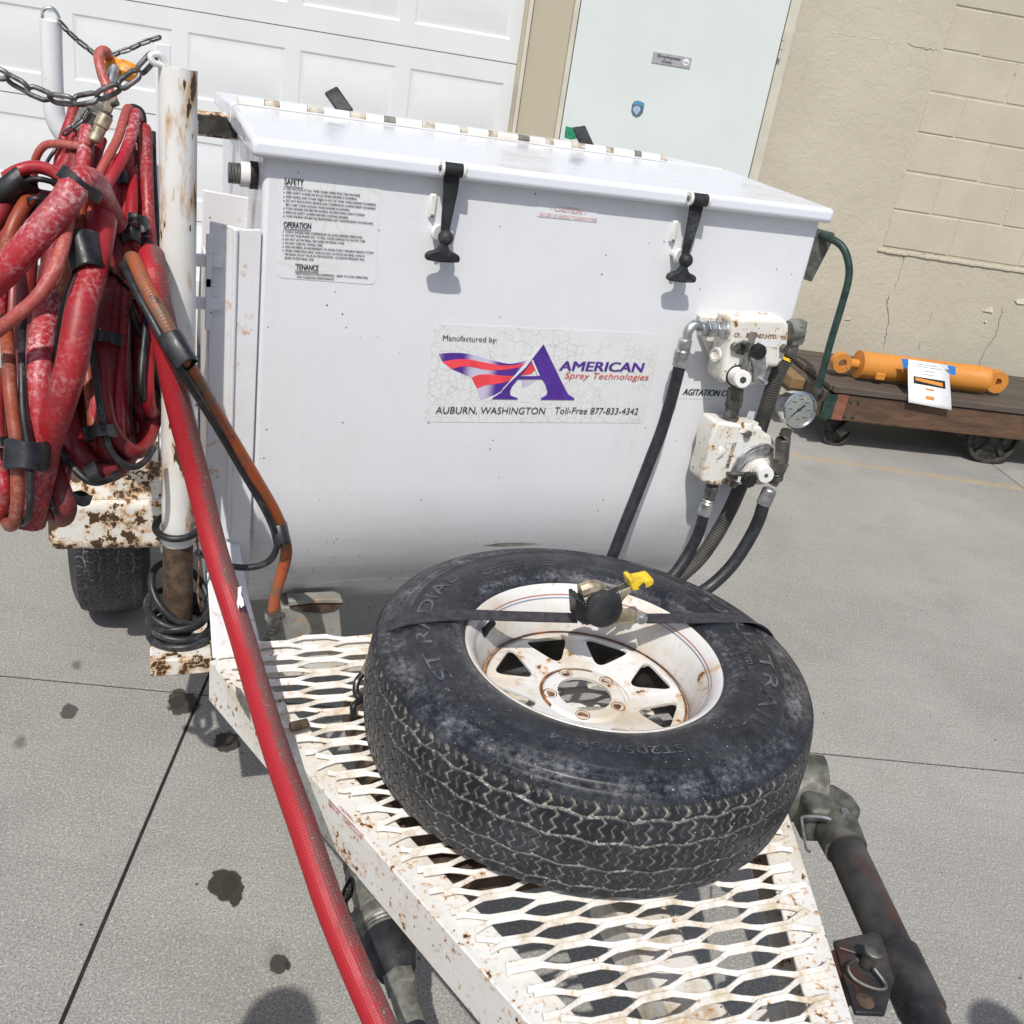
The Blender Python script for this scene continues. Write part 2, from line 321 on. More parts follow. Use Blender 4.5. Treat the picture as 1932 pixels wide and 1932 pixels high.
# wood
def wood(name, c1, c2, c3, axis):
    m = NM(name, .7)
    t = m.n('ShaderNodeVectorRotate', rotation_type='Z_AXIS'); m.put(t.inputs['Vector'], m.pos); t.inputs['Angle'].default_value = -WA
    v = m.scl(t.outputs[0], axis)
    f = m.noise(9, 6, .7, vec=v); g = m.noise(40, 5, .7, vec=v, off=3)
    c = m.mix(m.step(f, .3, .7), c1, c2); c = m.mix(m.math('MULTIPLY', m.step(g, .5, .72), .7), c, c3); m.color(c); m.bump(g, .5, .003); return m.m
MT['beamwood'] = wood('beam_wood', (.06, .036, .023), (.15, .082, .045), (.022, .016, .012), (.25, 2, 1.6))
MT['redwood'] = wood('red_beam_wood', (.20, .075, .045), (.26, .10, .06), (.06, .03, .02), (.5, 2, 1.5))
MT['deckwood'] = wood('deck_wood', (.06, .048, .038), (.11, .09, .07), (.03, .025, .02), (.2, 3, 3))
MT['tanwood'] = wood('tan_wood', (.20, .12, .055), (.27, .165, .075), (.09, .055, .03), (.3, 3, 3))
# ---------------------------------------------------------------- mesh builder
class MB:
    def __init__(s): s.v = []; s.f = []; s.uv = None
    def add(s, vs, fs):
        o = len(s.v); s.v += [tuple(p) for p in vs]; s.f += [tuple(i+o for i in f) for f in fs]; return s
    def box(s, c, size, rot=None):
        c = Vector(c); hx, hy, hz = [k/2 for k in size]
        vs = [Vector((x, y, z)) for x in (-hx, hx) for y in (-hy, hy) for z in (-hz, hz)]
        if rot is not None: vs = [rot @ p for p in vs]
        return s.add([p+c for p in vs], [(0,1,3,2),(4,6,7,5),(0,4,5,1),(2,3,7,6),(0,2,6,4),(1,5,7,3)])
    def b2(s, x0, x1, y0, y1, z0, z1): return s.box(((x0+x1)/2, (y0+y1)/2, (z0+z1)/2), (x1-x0, y1-y0, z1-z0))
    def beam(s, a, b, wid, hgt, up=(0, 0, 1)):
        a = Vector(a); b = Vector(b); d = (b-a); L = d.length; d.normalize(); u = Vector(up); sd = d.cross(u).normalized(); u = sd.cross(d)
        vs = [a+d*t*L+sd*i*wid/2+u*j*hgt/2 for t in (0, 1) for i in (-1, 1) for j in (-1, 1)]
        return s.add(vs, [(0,1,3,2),(4,6,7,5),(0,4,5,1),(2,3,7,6),(0,2,6,4),(1,5,7,3)])
    def lathe(s, prof, o=(0, 0, 0), ax=(0, 0, 1), n=32, closed=False, cap=True):
        o = Vector(o); ax = Vector(ax).normalized(); t = ax.orthogonal().normalized(); b = ax.cross(t)
        vs = []
        for r, z in prof:
            for i in range(n):
                a = 2*math.pi*i/n; vs.append(o+ax*z+(t*math.cos(a)+b*math.sin(a))*r)
        fs = []; m = len(prof)
        for k in range(m if closed else m-1):
            k2 = (k+1) % m
            for i in range(n): j = (i+1) % n; fs.append((k*n+i, k*n+j, k2*n+j, k2*n+i))
        if not closed and cap:
            if prof[0][0] > 1e-6: fs.append(tuple(range(n))[::-1])
            if prof[-1][0] > 1e-6: fs.append(tuple((m-1)*n+i for i in range(n)))
        return s.add(vs, fs)
    def cyl(s, a, b, r0, r1=None, n=20):
        a = Vector(a); b = Vector(b); r1 = r0 if r1 is None else r1
        return s.lathe([(r0, 0), (r1, (b-a).length)], a, b-a, n)
    def hexa(s, a, b, r): return s.cyl(a, b, r, n=6)
    def ball(s, c, r, n=14, sq=(1, 1, 1)):
        c = Vector(c); p = [(r*math.sin(math.pi*k/10), -r*math.cos(math.pi*k/10)) for k in range(11)]
        p[0] = (1e-4, -r); p[-1] = (1e-4, r); o = len(s.v); s.lathe(p, (0, 0, 0), (0, 0, 1), n)
        for i in range(o, len(s.v)): s.v[i] = (c.x+s.v[i][0]*sq[0], c.y+s.v[i][1]*sq[1], c.z+s.v[i][2]*sq[2])
        return s
    def tube(s, pts, r, n=14, closed=False, sub=6, smooth=True, flat=1.0, cap=True):
        P = spline(pts, sub, closed) if smooth else [Vector(p) for p in pts]
        m = len(P); rs = r if isinstance(r, (list, tuple)) else None
        T = []
        for i in range(m):
            a = P[(i-1) % m] if closed or i > 0 else P[i]; b = P[(i+1) % m] if closed or i < m-1 else P[i]
            T.append((b-a).normalized())
        nrm = T[0].orthogonal().normalized() if abs(T[0].z) > .95 else T[0].cross(Vector((0, 0, 1))).normalized()
        vs = []; uvs = []; L = 0
        for i in range(m):
            if i: L += (P[i]-P[i-1]).length
            nrm = (nrm - T[i]*nrm.dot(T[i])).normalized(); b = T[i].cross(nrm)
            rr = (rs[0]+(rs[1]-rs[0])*i/(m-1)) if rs else r
            for k in range(n):
                a = 2*math.pi*k/n; vs.append(P[i]+nrm*math.cos(a)*rr+b*math.sin(a)*rr*flat); uvs.append((k/n, L))
        fs = []; fuv = []
        for i in range(m if closed else m-1):
            j = (i+1) % m
            for k in range(n):
                l = (k+1) % n; fs.append((i*n+k, i*n+l, j*n+l, j*n+k))
                u0, u1 = k/n, (k+1)/n; fuv.append(((u0, uvs[i*n][1]), (u1, uvs[i*n][1]), (u1, uvs[j*n][1]), (u0, uvs[j*n][1])))
        if not closed and cap:
            for e, q in ((0, -1), (m-1, 1)):
                base = len(vs); rr = (rs[0 if e == 0 else 1]) if rs else r
                c = P[e]+T[e]*q*rr*.35
                vs.append(c); ring = [e*n+k for k in range(n)]
                for k in range(n):
                    f = (ring[k], ring[(k+1) % n], base); fs.append(f if q > 0 else f[::-1]); fuv.append(((0, L), (0, L), (0, L)))
        if s.uv is None: s.uv = []
        if len(s.uv) < len(s.f): s.uv += [None]*(len(s.f)-len(s.uv))
        s.add(vs, fs); s.uv += fuv; return s
    def prism(s, poly, off):
        off = Vector(off); n = len(poly); vs = [Vector(p) for p in poly]+[Vector(p)+off for p in poly]
        fs = [tuple(range(n)), tuple(range(2*n-1, n-1, -1))]+[(i, i+n, (i+1) % n+n, (i+1) % n) for i in range(n)]
        o = s.add(vs, fs); return o
def spline(pts, sub=6, closed=False):
    P = [Vector(p) for p in pts]; n = len(P); out = []
    if n < 3 and not closed:
        return [P[0].lerp(P[-1], i/sub) for i in range(sub+1)]
    for i in range(n if closed else n-1):
        p0 = P[(i-1) % n] if closed or i > 0 else P[0]*2-P[1]; p1 = P[i]; p2 = P[(i+1) % n]; p3 = P[(i+2) % n] if closed or i < n-2 else P[-1]*2-P[-2]
        for k in range(sub):
            t = k/sub
            out.append(.5*((2*p1)+(p2-p0)*t+(2*p0-5*p1+4*p2-p3)*t*t+(3*p1-p0-3*p2+p3)*t**3))
    if not closed: out.append(P[-1])
    return out
def wloc(o):
    p = Vector((0, 0, 0))
    while o: p += o.location; o = o.parent
    return p
def thing(name, label, cat, loc=(0, 0, 0), group=None):
    o = bpy.data.objects.new(name, None); col.objects.link(o); o.location = loc; o.empty_display_size = .05
    o['label'] = label; o['category'] = cat
    if group: o['group'] = group
    return o
def tag(o, label, cat, group=None):
    o['label'] = label; o['category'] = cat
    if group: o['group'] = group
    return o
def part(name, mb, mat, parent=None, ang=35, bevel=0, label=None, kind=None, seg=2, fixn=True):
    me = bpy.data.meshes.new(name)
    A = np.array(mb.v, dtype=float)
    c = (A.min(0)+A.max(0))/2; c[2] = A[:, 2].min()
    me.from_pydata([tuple(p) for p in (A-c)], [], mb.f)
    if mb.uv:
        uvl = me.uv_layers.new(name='UVMap'); k = 0
        for fi, f in enumerate(mb.f):
            t = mb.uv[fi] if fi < len(mb.uv) else None
            for q in range(len(f)):
                if t: uvl.data[k].uv = t[q]
                k += 1
    if fixn:
        bm = bmesh.new(); bm.from_mesh(me); bmesh.ops.recalc_face_normals(bm, faces=bm.faces); bm.to_mesh(me); bm.free()
    if ang:
        me.polygons.foreach_set('use_smooth', [True]*len(me.polygons)); me.set_sharp_from_angle(angle=R(ang))
    me.materials.append(MT[mat] if isinstance(mat, str) else mat)
    o = bpy.data.objects.new(name, me); col.objects.link(o)
    if parent: o.parent = parent
    o.location = Vector(c)-wloc(parent)
    if bevel:
        b = o.modifiers.new('bevel', 'BEVEL'); b.width = bevel; b.segments = seg; b.limit_method = 'ANGLE'; b.angle_limit = R(40)
    if label: o['label'] = label
    if kind: o['kind'] = kind
    return o
# text outlines from the built-in font
TC = {}
def textpoly(s, bold=0.0):
    k = (s, bold)
    if k not in TC:
        cu = bpy.data.curves.new('t', 'FONT'); cu.body = s; cu.offset = bold; cu.resolution_u = 3
        o = bpy.data.objects.new('t', cu); me = bpy.data.meshes.new_from_object(o)
        TC[k] = ([tuple(v.co) for v in me.vertices], [tuple(p.vertices) for p in me.polygons])
        bpy.data.objects.remove(o); bpy.data.meshes.remove(me); bpy.data.curves.remove(cu)
    return TC[k]
def put_text(mb, s, a, b, h, nrm, shear=0, bold=0.0, proud=.0008):
    if bold > 0:   # heavier strokes: a second outline a hair to the side and in front
        sh_ = (Vector(b)-Vector(a)).normalized()*h*min(.11, bold*4); put_text(mb, s, Vector(a)+sh_, Vector(b)+sh_, h, nrm, shear, 0, proud+.00015)
    vs, fs = textpoly(s, 0)
    if not vs: return
    x0 = min(v[0] for v in vs); x1 = max(v[0] for v in vs)
    a = Vector(a); b = Vector(b); d = b-a; L = d.length; ex = d/L; nrm = Vector(nrm).normalized(); ey = nrm.cross(ex)
    mb.add([a+ex*((v[0]-x0)/(x1-x0)*L)+ (ey+ex*shear)*(v[1]/.70*h)+nrm*proud for v in vs], fs)
def bez2d(splines, depth, res=8):
    """flat plate with holes from closed outlines"""
    cu = bpy.data.curves.new('t', 'CURVE'); cu.dimensions = '2D'; cu.fill_mode = 'BOTH'; cu.extrude = depth/2
    for pts in splines:
        sp = cu.splines.new('POLY'); sp.points.add(len(pts)-1); sp.use_cyclic_u = True
        for p, q in zip(sp.points, pts): p.co = (q[0], q[1], 0, 1)
    o = bpy.data.objects.new('t', cu); me = bpy.data.meshes.new_from_object(o)
    r = ([tuple(v.co) for v in me.vertices], [tuple(p.vertices) for p in me.polygons])
    bpy.data.objects.remove(o); bpy.data.meshes.remove(me); bpy.data.curves.remove(cu); return r
NF = (0, -1, 0)
exec_sections = []
# ================================================================ SETTING
def w_box(mb, u0, u1, v0, v1, z0, z1):
    vs = [uvz(u, v, z) for u in (u0, u1) for v in (v0, v1) for z in (z0, z1)]
    return mb.add(vs, [(0,1,3,2),(4,6,7,5),(0,4,5,1),(2,3,7,6),(0,2,6,4),(1,5,7,3)])
g = part('ground', MB().add([(-150, -150, -.004), (150, -150, -.004), (150, 150, -.004), (-150, 150, -.004)], [(0, 1, 2, 3)]), 'joint', ang=0, fixn=False); g['kind'] = 'structure'
pv_ = bpy.data.objects.new('pavement', None); col.objects.link(pv_); pv_['kind'] = 'structure'
us = [-9.475, -6.475, -3.475, -.475, 2.985, 6.0, 9.0, 12]; vs_ = [-10.0, -7.0, -4.0, -1.05, 1.957, 4.96, 8.0]
for i in range(len(us)-1):
    for j in range(len(vs_)-1):
        gp = .0035
        part('slab', w_box(MB(), us[i]+gp, us[i+1]-gp, vs_[j]+gp, vs_[j+1]-gp, -.10, 0), 'concrete', pv_, ang=0, bevel=.0015)
# far surroundings behind the camera get plain yard concrete too
bw = thing('building_wall', 'cream painted masonry wall of a workshop behind the trailer', 'wall', uvz(1.0, WV, 0))
part('plastered_wall', w_box(MB(), 1.617, 2.392, WV, WV+.25, 0, 4.2), 'stucco', bw, ang=0)
part('lower_wall', w_box(MB(), 2.392, 8.0, WV+.001, WV+.25, 0, .885), 'stucco', bw, ang=0)
part('mortar_bed', w_box(MB(), 2.392, 8.0, WV+.0042, WV+.25, .885, 4.2), 'mortar', bw, ang=0)
part('wall_above_doors', w_box(MB(), -9, 1.617, WV, WV+.25, 2.45, 4.2), 'stucco', bw, ang=0)
part('door_pier', w_box(MB(), .283, .487, WV-.004, WV+.25, 0, 2.45), 'jamb', bw, ang=0, bevel=.006)
part('pier_trim', w_box(MB(), .487, .513, WV-.016, WV+.1, 0, 2.45), 'trim', bw, ang=0, bevel=.003)
part('left_wall', w_box(MB(), -9, -4.0, WV, WV+.25, 0, 2.45), 'stucco', bw, ang=0)
rb = random.Random(3)
rows = [.917+.2005*k for k in range(16)]
for k in range(10):
    z0 = rows[k]; z1 = z0+.2005
    u = 2.404
    first = True
    while u < 4.6:
        L = .4235
        if first and k % 2 == 1: L = .212
        if k == 0: L = .39 if first else .4235
        first = False
        d = rb.uniform(-.0022, .0022); g0 = rb.uniform(.002, .007); g1 = rb.uniform(.0015, .0055); sh = rb.uniform(-.002, .002)
        part('concrete_block', w_box(MB(), u+g0, u+L-g0, WV+d, WV+.04, z0+g1+sh, z1-g1+sh), 'block', bw, ang=0, bevel=.0042)
        u += L
part('upper_wall', w_box(MB(), 4.64, 8.0, WV, WV+.02, .9, 4.2), 'block', bw, ang=0)
mb = MB(); u = 2.385
while u < 4.6:
    L = rb.uniform(.03, .07); q = rb.uniform(-.004, .004); w_box(mb, u, u+L, WV-.007+q*.5, WV+.02, .886+q*.5, .903+q); u += L
part('mortar_ledge', mb, 'block', bw, ang=0, bevel=.003)
def jag(pts, wd, mat, n=6, seed=1, v=WV-.001, name='crack'):
    r_ = random.Random(seed); P = []
    for (u0, z0), (u1, z1) in zip(pts, pts[1:]):
        for i in range(n): t = i/n; P.append((u0+(u1-u0)*t+r_.uniform(-.006, .006), z0+(z1-z0)*t+r_.uniform(-.006, .006)))
    P.append(pts[-1]); mb = MB(); vs = []; m = len(P)
    for i, (u, z) in enumerate(P):
        k = wd*r_.uniform(.3, 1)*(.2 if i in (0, m-1) else 1)
        vert = abs(pts[-1][1]-pts[0][1]) > abs(pts[-1][0]-pts[0][0])
        vs += [uvz(u-k if vert else u, v, z if vert else z-k), uvz(u+k if vert else u, v, z if vert else z+k)]
    mb.add(vs, [(2*i, 2*i+1, 2*i+3, 2*i+2) for i in range(m-1)])
    return part(name, mb, mat, bw, ang=0)
z6 = zm(1920, 560, 2560, 1932); z5 = zm(1440, 0, 2560, 1932)
def wu(p, v=WV): q = at(*p, v=v); return (q.dot(WD), q.z)
jag([wu(z6(*p)) for p in [(1035,220),(990,380),(955,495)]], .0013, 'crack', seed=2)
jag([wu(z6(*p)) for p in [(918,540),(893,600),(912,700),(890,830),(870,940)]], .0022, 'crack', seed=3)
jag([wu(z6(*p)) for p in [(1775,620),(1750,720),(1710,850),(1640,940),(1585,1080)]], .0022, 'crack', seed=4)
jag([wu(z6(*p)) for p in [(1240,660),(1210,750)]], .0014, 'crack', seed=5)
jag([wu(z6(*p)) for p in [(1150,880),(1140,950)]], .0012, 'crack', seed=6)
jag([wu(z5(*p)) for p in [(1085,130),(1200,155),(1310,165),(1360,185),(1430,182)]], .0025, 'flake', seed=7, name='plaster_ridge')
jag([wu(z5(*p)) for p in [(1430,190),(1500,210),(1560,218)]], .002, 'crack', seed=8)
jag([wu(z5(*p)) for p in [(1090,515),(1150,510),(1200,530)]], .0018, 'flake', seed=9, name='plaster_ridge')
for pts in ([(1620,655),(1690,620),(1695,668)], [(1860,575),(1930,560),(1935,605),(1880,600)], [(580,720),(615,708),(620,720)], [(1630,735),(1650,725),(1645,748)]):
    P = [at(*z6(*p), v=WV) for p in pts]
    part('paint_flake', MB().prism([q-WN*.006 for q in P], WN*.004), 'flake', bw, ang=0)
# garage door
gd = thing('garage_door', 'white sectional garage door with rows of raised panels behind the tank', 'garage door', uvz(-1.9, WV, 0))
GV = WV+.05
for k in range(5):
    z0 = -.005+.51*k; z1 = z0+.51
    sec = part('door_section', w_box(MB(), -4.0, .243, GV+.012, GV+.05, z0+.0015, z1-.0015), 'garage', gd, ang=0)
    # face with panel openings: strips round each raised panel
    pz0, pz1 = z0+.108, z0+.412
    mbf = MB(); w_box(mbf, -4.0, .243, GV, GV+.0119, z0+.0025, pz0); w_box(mbf, -4.0, .243, GV, GV+.0119, pz1, z1-.0025)
    ue = .243
    for j in range(8):
        u1 = .193-.5605*j; u0 = u1-.488
        w_box(mbf, u1, ue, GV, GV+.0119, pz0, pz1); ue = u0
        if u0 < -4: break
        mp = MB(); rings = [(0, 0), (.010, .005), (.019, .006), (.028, .0045), (.066, .0008), (.074, -.001)]
        vs = []
        for ins, dep in rings:
            vs += [uvz(u0+ins, GV+dep, pz0+ins), uvz(u1-ins, GV+dep, pz0+ins), uvz(u1-ins, GV+dep, pz1-ins), uvz(u0+ins, GV+dep, pz1-ins)]
        fs = [(4*i+q, 4*i+(q+1) % 4, 4*i+4+(q+1) % 4, 4*i+4+q) for i in range(len(rings)-1) for q in range(4)]+[tuple(4*(len(rings)-1)+q for q in range(4))]
        part('raised_panel', mp.add(vs, fs), 'garage', sec, ang=20, fixn=False)
    w_box(mbf, -4.0, ue, GV, GV+.0119, pz0, pz1)
    part('section_face', mbf, 'garage', sec, ang=0)
part('weatherstrip', w_box(MB(), .243, .262, WV-.02, WV+.06, 0, 2.45), 'weather', gd, ang=0, bevel=.003)
part('stop_strip', w_box(MB(), .262, .283, WV-.03, WV+.06, 0, 2.45), 'trim', gd, ang=0, bevel=.003)
ed = thing('entry_door', 'pale mint steel door beside the garage door', 'door', uvz(1.03, WV, 0))
part('door_leaf', w_box(MB(), .517, 1.556, WV-.020, WV+.03, .02, 2.3), 'door', ed, ang=0, bevel=.003)
part('door_gap', w_box(MB(), 1.556, 1.563, WV+.01, WV+.03, .02, 2.3), 'crack', ed, ang=0)
part('door_frame', w_box(MB(), 1.563, 1.617, WV-.012, WV+.1, 0, 2.38), 'trim', ed, ang=0, bevel=.004)
for z in (1.81, .35): 
    for q in range(3): part('hinge', MB().cyl(uvz(1.565, WV-.026, z+q*.042-.06), uvz(1.565, WV-.026, z+q*.042-.022), .007), 'trim', ed)
DV = WV-.020
def wtext(mb, s, u0, u1, z, h, v, bold=0, shear=0): put_text(mb, s, uvz(u0, v, z), uvz(u1, v, z), h, -WN, shear, bold)
es = thing('door_sign', 'small grey plate reading Employees Only on the mint door', 'sign', uvz(1.02, DV, 1.635))
part('plate', w_box(MB(), .920, 1.122, DV-.004, DV, 1.635, 1.687), 'signgrey', es, ang=0, bevel=.001)
mb = MB(); wtext(mb, 'Employees', .945, 1.063, 1.665, .014, DV-.0045, .02); wtext(mb, 'Only', .972, 1.022, 1.643, .014, DV-.0045, .02)
part('lettering', mb, 'ink', es, ang=0)
part('round_symbol', MB().cyl(uvz(1.095, DV-.0042, 1.662), uvz(1.095, DV-.0055, 1.662), .017, n=24), 'sticker', es)
part('symbol_bar', w_box(MB(), 1.084, 1.106, DV-.0068, DV-.0056, 1.658, 1.665), 'greyink', es, ang=0)
bs = thing('badge_sticker', 'small blue shield sticker below the grey plate on the door', 'sticker', uvz(.895, DV, 1.37))
zb = zm(1560, 100, 1760, 1756)
def bp(pts, v): return [at(*zb(*p), v=v) for p in pts]
part('shield', MB().prism(bp([(310,1325),(450,1385),(440,1450),(415,1600),(340,1680),(260,1705),(190,1650),(155,1570),(180,1410),(230,1345)], DV-.0012), WN*.001), 'badgedark', bs, ang=0)
part('top_band', MB().prism(bp([(305,1345),(440,1390),(425,1440),(300,1420),(215,1420),(240,1360)], DV-.0018), WN*.0005), 'badgeblue', bs, ang=0)
part('emblem', MB().prism(bp([(270,1440),(340,1470),(365,1530),(325,1590),(275,1650),(230,1590),(200,1520),(215,1465)], DV-.0018), WN*.0005), 'badgelight', bs, ang=0)
gs = part('green_sticker', MB().prism([at(*zm(640,0,1440,1932)(*p), v=DV-.001) for p in [(1870,760),(1900,770),(1950,762),(1955,835),(1900,842),(1862,830)]], WN*.0008), 'badgegreen', None, ang=0)
tag(gs, 'torn green sticker low on the mint door behind the lid hinge', 'sticker')
# ================================================================ TRAILER
DZ = .565
tr = thing('trailer', 'white rusty trailer with an A shaped front deck of steel mesh', 'trailer', (.588, .9, 0))
def rail(sx):
    P0 = Vector((.588+sx*.499, 1.344, 0)); P1 = Vector((.588+sx*.009, .125, 0)); d = (P1-P0).normalized(); inn = Vector((-d.y, d.x, 0)); 
    if inn.x*sx > 0: inn = -inn
    mb = MB(); up = Vector((0, 0, 1)); T = .006; zt = DZ-.002
    prof = [(0, zt), (.052, zt), (.052, zt-T), (T, zt-T), (T, zt-.078+T), (.046, zt-.078+T), (.046, zt-.078), (0, zt-.078)]
    n = len(prof); vs = [P+inn*a+up*b for P in (P0, P1) for a, b in prof]
    mb.add(vs, [tuple(range(n))[::-1], tuple(range(n, 2*n))]+[(i, (i+1) % n, (i+1) % n+n, i+n) for i in range(n)])
    return part('deck_rail', mb, 'rail', tr, ang=30, bevel=.0022)
rl, rr = rail(-1), rail(1)
zr = zm(760, 1960, 1360, 1932)
# faded caution print on the left rail's outer face
P0 = Vector((.089, 1.344, 0)); P1 = Vector((.579, .125, 0)); dl = (P1-P0).normalized(); nl = Vector((dl.y, -dl.x, 0)); nl = nl if nl.x < 0 else -nl
def on_rail(x, y):
    r = ray(x, y); k = (P0-Vector((0, 0, H))).dot(nl)/r.dot(nl); return r*k+Vector((0, 0, H))
mb = MB(); 
def rail_text(s, a, b, h, bold=0):
    A = on_rail(*zr(*a)); B = on_rail(*zr(*b)); put_text(mb, s, A, B, h, nl, 0, bold, .0006)
rail_text('- CAUTION -', (275,182), (405,310), .0058, .02)
rail_text('FREEZING WEATHER REQUIRES PUMP AND LINES', (198,138), (485,432), .0042, .012)
rail_text('DRAINED BEFORE STORAGE OR TRANSPORT', (200,165), (470,458), .0042, .012)
part('caution_print', mb, 'redink', rl, ang=0)
part('torn_patch', MB().prism([on_rail(*zr(*p))+nl*.0006 for p in [(285,235),(310,228),(318,285),(290,292)]], nl*.0003), 'sticker', rl, ang=0)
part('scuff_patch', MB().prism([on_rail(*zm(400,1560,1000,1932)(*p))+nl*.0004 for p in [(610,500),(650,520),(690,590),(720,690),(735,790),(700,740),(650,650),(615,580)]], nl*.0002), 'castgrey', rl, ang=0)
part('rear_cross_member', MB().b2(.10, 1.08, 1.352, 1.392, DZ-.052, DZ-.002), 'rail', tr, bevel=.003)
part('cross_member', MB().b2(.34, .84, .86, .91, DZ-.085, DZ-.022), 'rustpipe', tr, bevel=.003)
part('tongue_tube', MB().b2(.59, .665, .05, .86, DZ-.150, DZ-.075), 'mesh', tr, bevel=.005)
part('tongue_plate', MB().b2(.645, .80, .50, .66, DZ-.155, DZ-.148), 'mesh', tr, bevel=.002)
part('under_beam', MB().b2(.33, .43, 1.05, 1.40, DZ-.20, DZ-.13), 'rustpipe', tr, bevel=.004)
# expanded metal deck
def halfw(y): return .499*(y-.125)/(1.344-.125)+.009-.026
Lw, Sw = .1354, .0352; x00, y00 = .604, .698
mb = MB()
ys0 = -14
tilt = R(36); tw, tt = .0080, .0034
for k in range(-20, 24):
    yl = y00+(k+.5)*Sw/2*1.0
# strands: each strand zig-zags between neighbouring rows of bonds
for k in range(-32, 44):
    yc = y00+k*Sw/2+Sw/4
    if yc < .16 or yc > 1.392: continue
    xs = []; x = x00-9*Lw
    ph = k % 2
    pts = []
    for i in range(-8, 10):
        cx = x00+(i+(0 if ph else .5))*Lw
        # above an opening centre line the strand dips away from it, at a bond it meets the next strand
        pts += [(cx-.019, yc+Sw/4-.0031), (cx+.019, yc+Sw/4-.0031), (cx+Lw/2-.019, yc-Sw/4+.0031), (cx+Lw/2+.019, yc-Sw/4+.0031)]
    pts = sorted(set((round(a, 5), round(b, 5)) for a, b in pts))
    hw = halfw(yc) if yc < 1.35 else .47
    xa, xb = .588-hw-.006*math.sin(k*2.3), .588+hw+.008*math.sin(k*1.7)
    if yc >= 1.35: xa, xb = .11, 1.07
    def yi(x):
        for (a, b), (c, d) in zip(pts, pts[1:]):
            if a <= x <= c: return b+(d-b)*(x-a)/(c-a)
        return yc
    Q = [(xa, yi(xa))]+[p for p in pts if xa+.004 < p[0] < xb-.004]+[(xb, yi(xb))]
    vs = []; Q2 = []
    for (a, b), (c_, d_) in zip(Q, Q[1:]):
        Q2.append((a, b, 0))
        if abs(d_-b) > .004: Q2.append(((a+c_)/2, (b+d_)/2, 1))
    Q2.append(Q[-1]+(0,)); jz = rb.uniform(-.0012, .0012); jt = rb.uniform(-R(7), R(7))
    for (x, y, leg) in Q2:
        o = Vector((x, y+rb.uniform(-.0005, .0005), DZ+.006+jz+rb.uniform(-.0005, .0005))); tl = tilt+jt+(R(16) if leg else 0); ww = tw*(.82 if leg else 1)
        e = Vector((0, math.cos(tl), math.sin(tl)))*ww/2; nn = Vector((0, -math.sin(tl), math.cos(tl)))*tt/2
        vs += [o-e+nn, o+e+nn, o+e-nn, o-e-nn]
    Q = Q2
    n = len(Q)
    fs = [(4*i+q, 4*i+(q+1) % 4, 4*i+4+(q+1) % 4, 4*i+4+q) for i in range(n-1) for q in range(4)]+[(0, 1, 2, 3)[::-1], tuple(4*(n-1)+q for q in range(4))]
    mb.add(vs, fs)
part('expanded_metal_deck', mb, 'mesh', tr, ang=25, bevel=.0009)
part('rubber_plug', MB().cyl(at(548,1372,Z=DZ+.016), at(580,1364,Z=DZ+.016), .0075, n=14), 'rustpipe', tr, bevel=.001)
# corner plate, gusset, side frame by the tank
part('post_base_plate', MB().b2(-.001, .094, 1.354, 1.50, DZ-.034, DZ-.002), 'fender', tr, bevel=.003)
part('gusset_plate', MB().prism([at(386,1015,Y=1.505), at(452,1030,Y=1.505), at(470,1130,Y=1.44), at(497,1232,Y=1.372), at(401,1243,Y=1.353)], (0, .006, 0)), 'panel', tr, bevel=.0015)
part('side_frame_plate', MB().prism([(.091, 1.515, .585), (.166, 1.515, .585), (.166, 1.515, 1.226), (.140, 1.515, 1.224), (.091, 1.515, 1.231)], (0, .006, 0)), 'panel', tr, bevel=.002)
part('side_frame_plate', MB().prism([(.092, 1.74, .6), (.182, 1.74, .6), (.185, 1.74, 1.235), (.092, 1.74, 1.242)], (0, .006, 0)), 'panel', tr, bevel=.002)
part('side_frame_web', MB().b2(.091, .097, 1.522, 1.739, .6, 1.15), 'panel', tr, bevel=.002)
part('frame_rib', MB().cyl((.128, 1.512, .7), (.128, 1.512, 1.222), .004), 'panel', tr)
for z in (1.10, 1.165): part('frame_bracket', MB().b2(.055, .110, 1.505, 1.514, z, z+.018).b2(.085, .094, 1.50, 1.5045, z-.03, z+.05), 'panel', tr, bevel=.0015)
# rack posts
p = part('rack_post', MB().cyl((.044, 1.435, .735), (.044, 1.435, 1.437), .0245, n=32), 'post', tr)
part('post_foot', MB().cyl((.044, 1.435, DZ), (.044, 1.435, .745), .0236, n=32), 'rustpipe', tr, label='bare brown rusted foot of the front rack post')
part('chain_tab', MB().tube([at(312,118,Y=1.425), at(300,103,Y=1.422), at(285,105,Y=1.42), at(290,118,Y=1.42), at(308,124,Y=1.425)], .0042, n=10), 'latchwhite', tr)
pl_ = at(-160,480,D=1.62)
part('rack_post', MB().cyl((pl_.x, pl_.y, pl_.z-.02), (pl_.x, pl_.y, 1.437), .0245, n=32), 'post', tr)
yb = 2.0
part('rack_post', MB().tube([at(96,40,Y=yb), at(98,120,Y=yb), at(101,190,Y=yb), at(106,225,Y=yb), at(125,258,Y=yb), at(165,290,Y=yb)], .0178, n=20), 'panel', tr)
part('post_ring', MB().tube([at(*zm(0,0,440,1932)(*q), Y=yb) for q in [(480,215),(465,180),(480,110),(540,85),(600,110),(645,180),(640,215)]], .0028, n=8), 'chrome', tr)
part('rack_post', MB().beam(at(307,82,Y=1.95), at(310,420,Y=1.95), .026, .026, (0, 1, 0)), 'panel', tr, bevel=.002)
part('rack_bar', MB().cyl(at(150,530,D=1.48), at(335,557,D=1.40), .0150, n=24), 'post', tr)
part('rack_bar', MB().cyl(at(-160,480,D=1.62), at(149,530,D=1.48), .0150, n=24), 'post', tr)
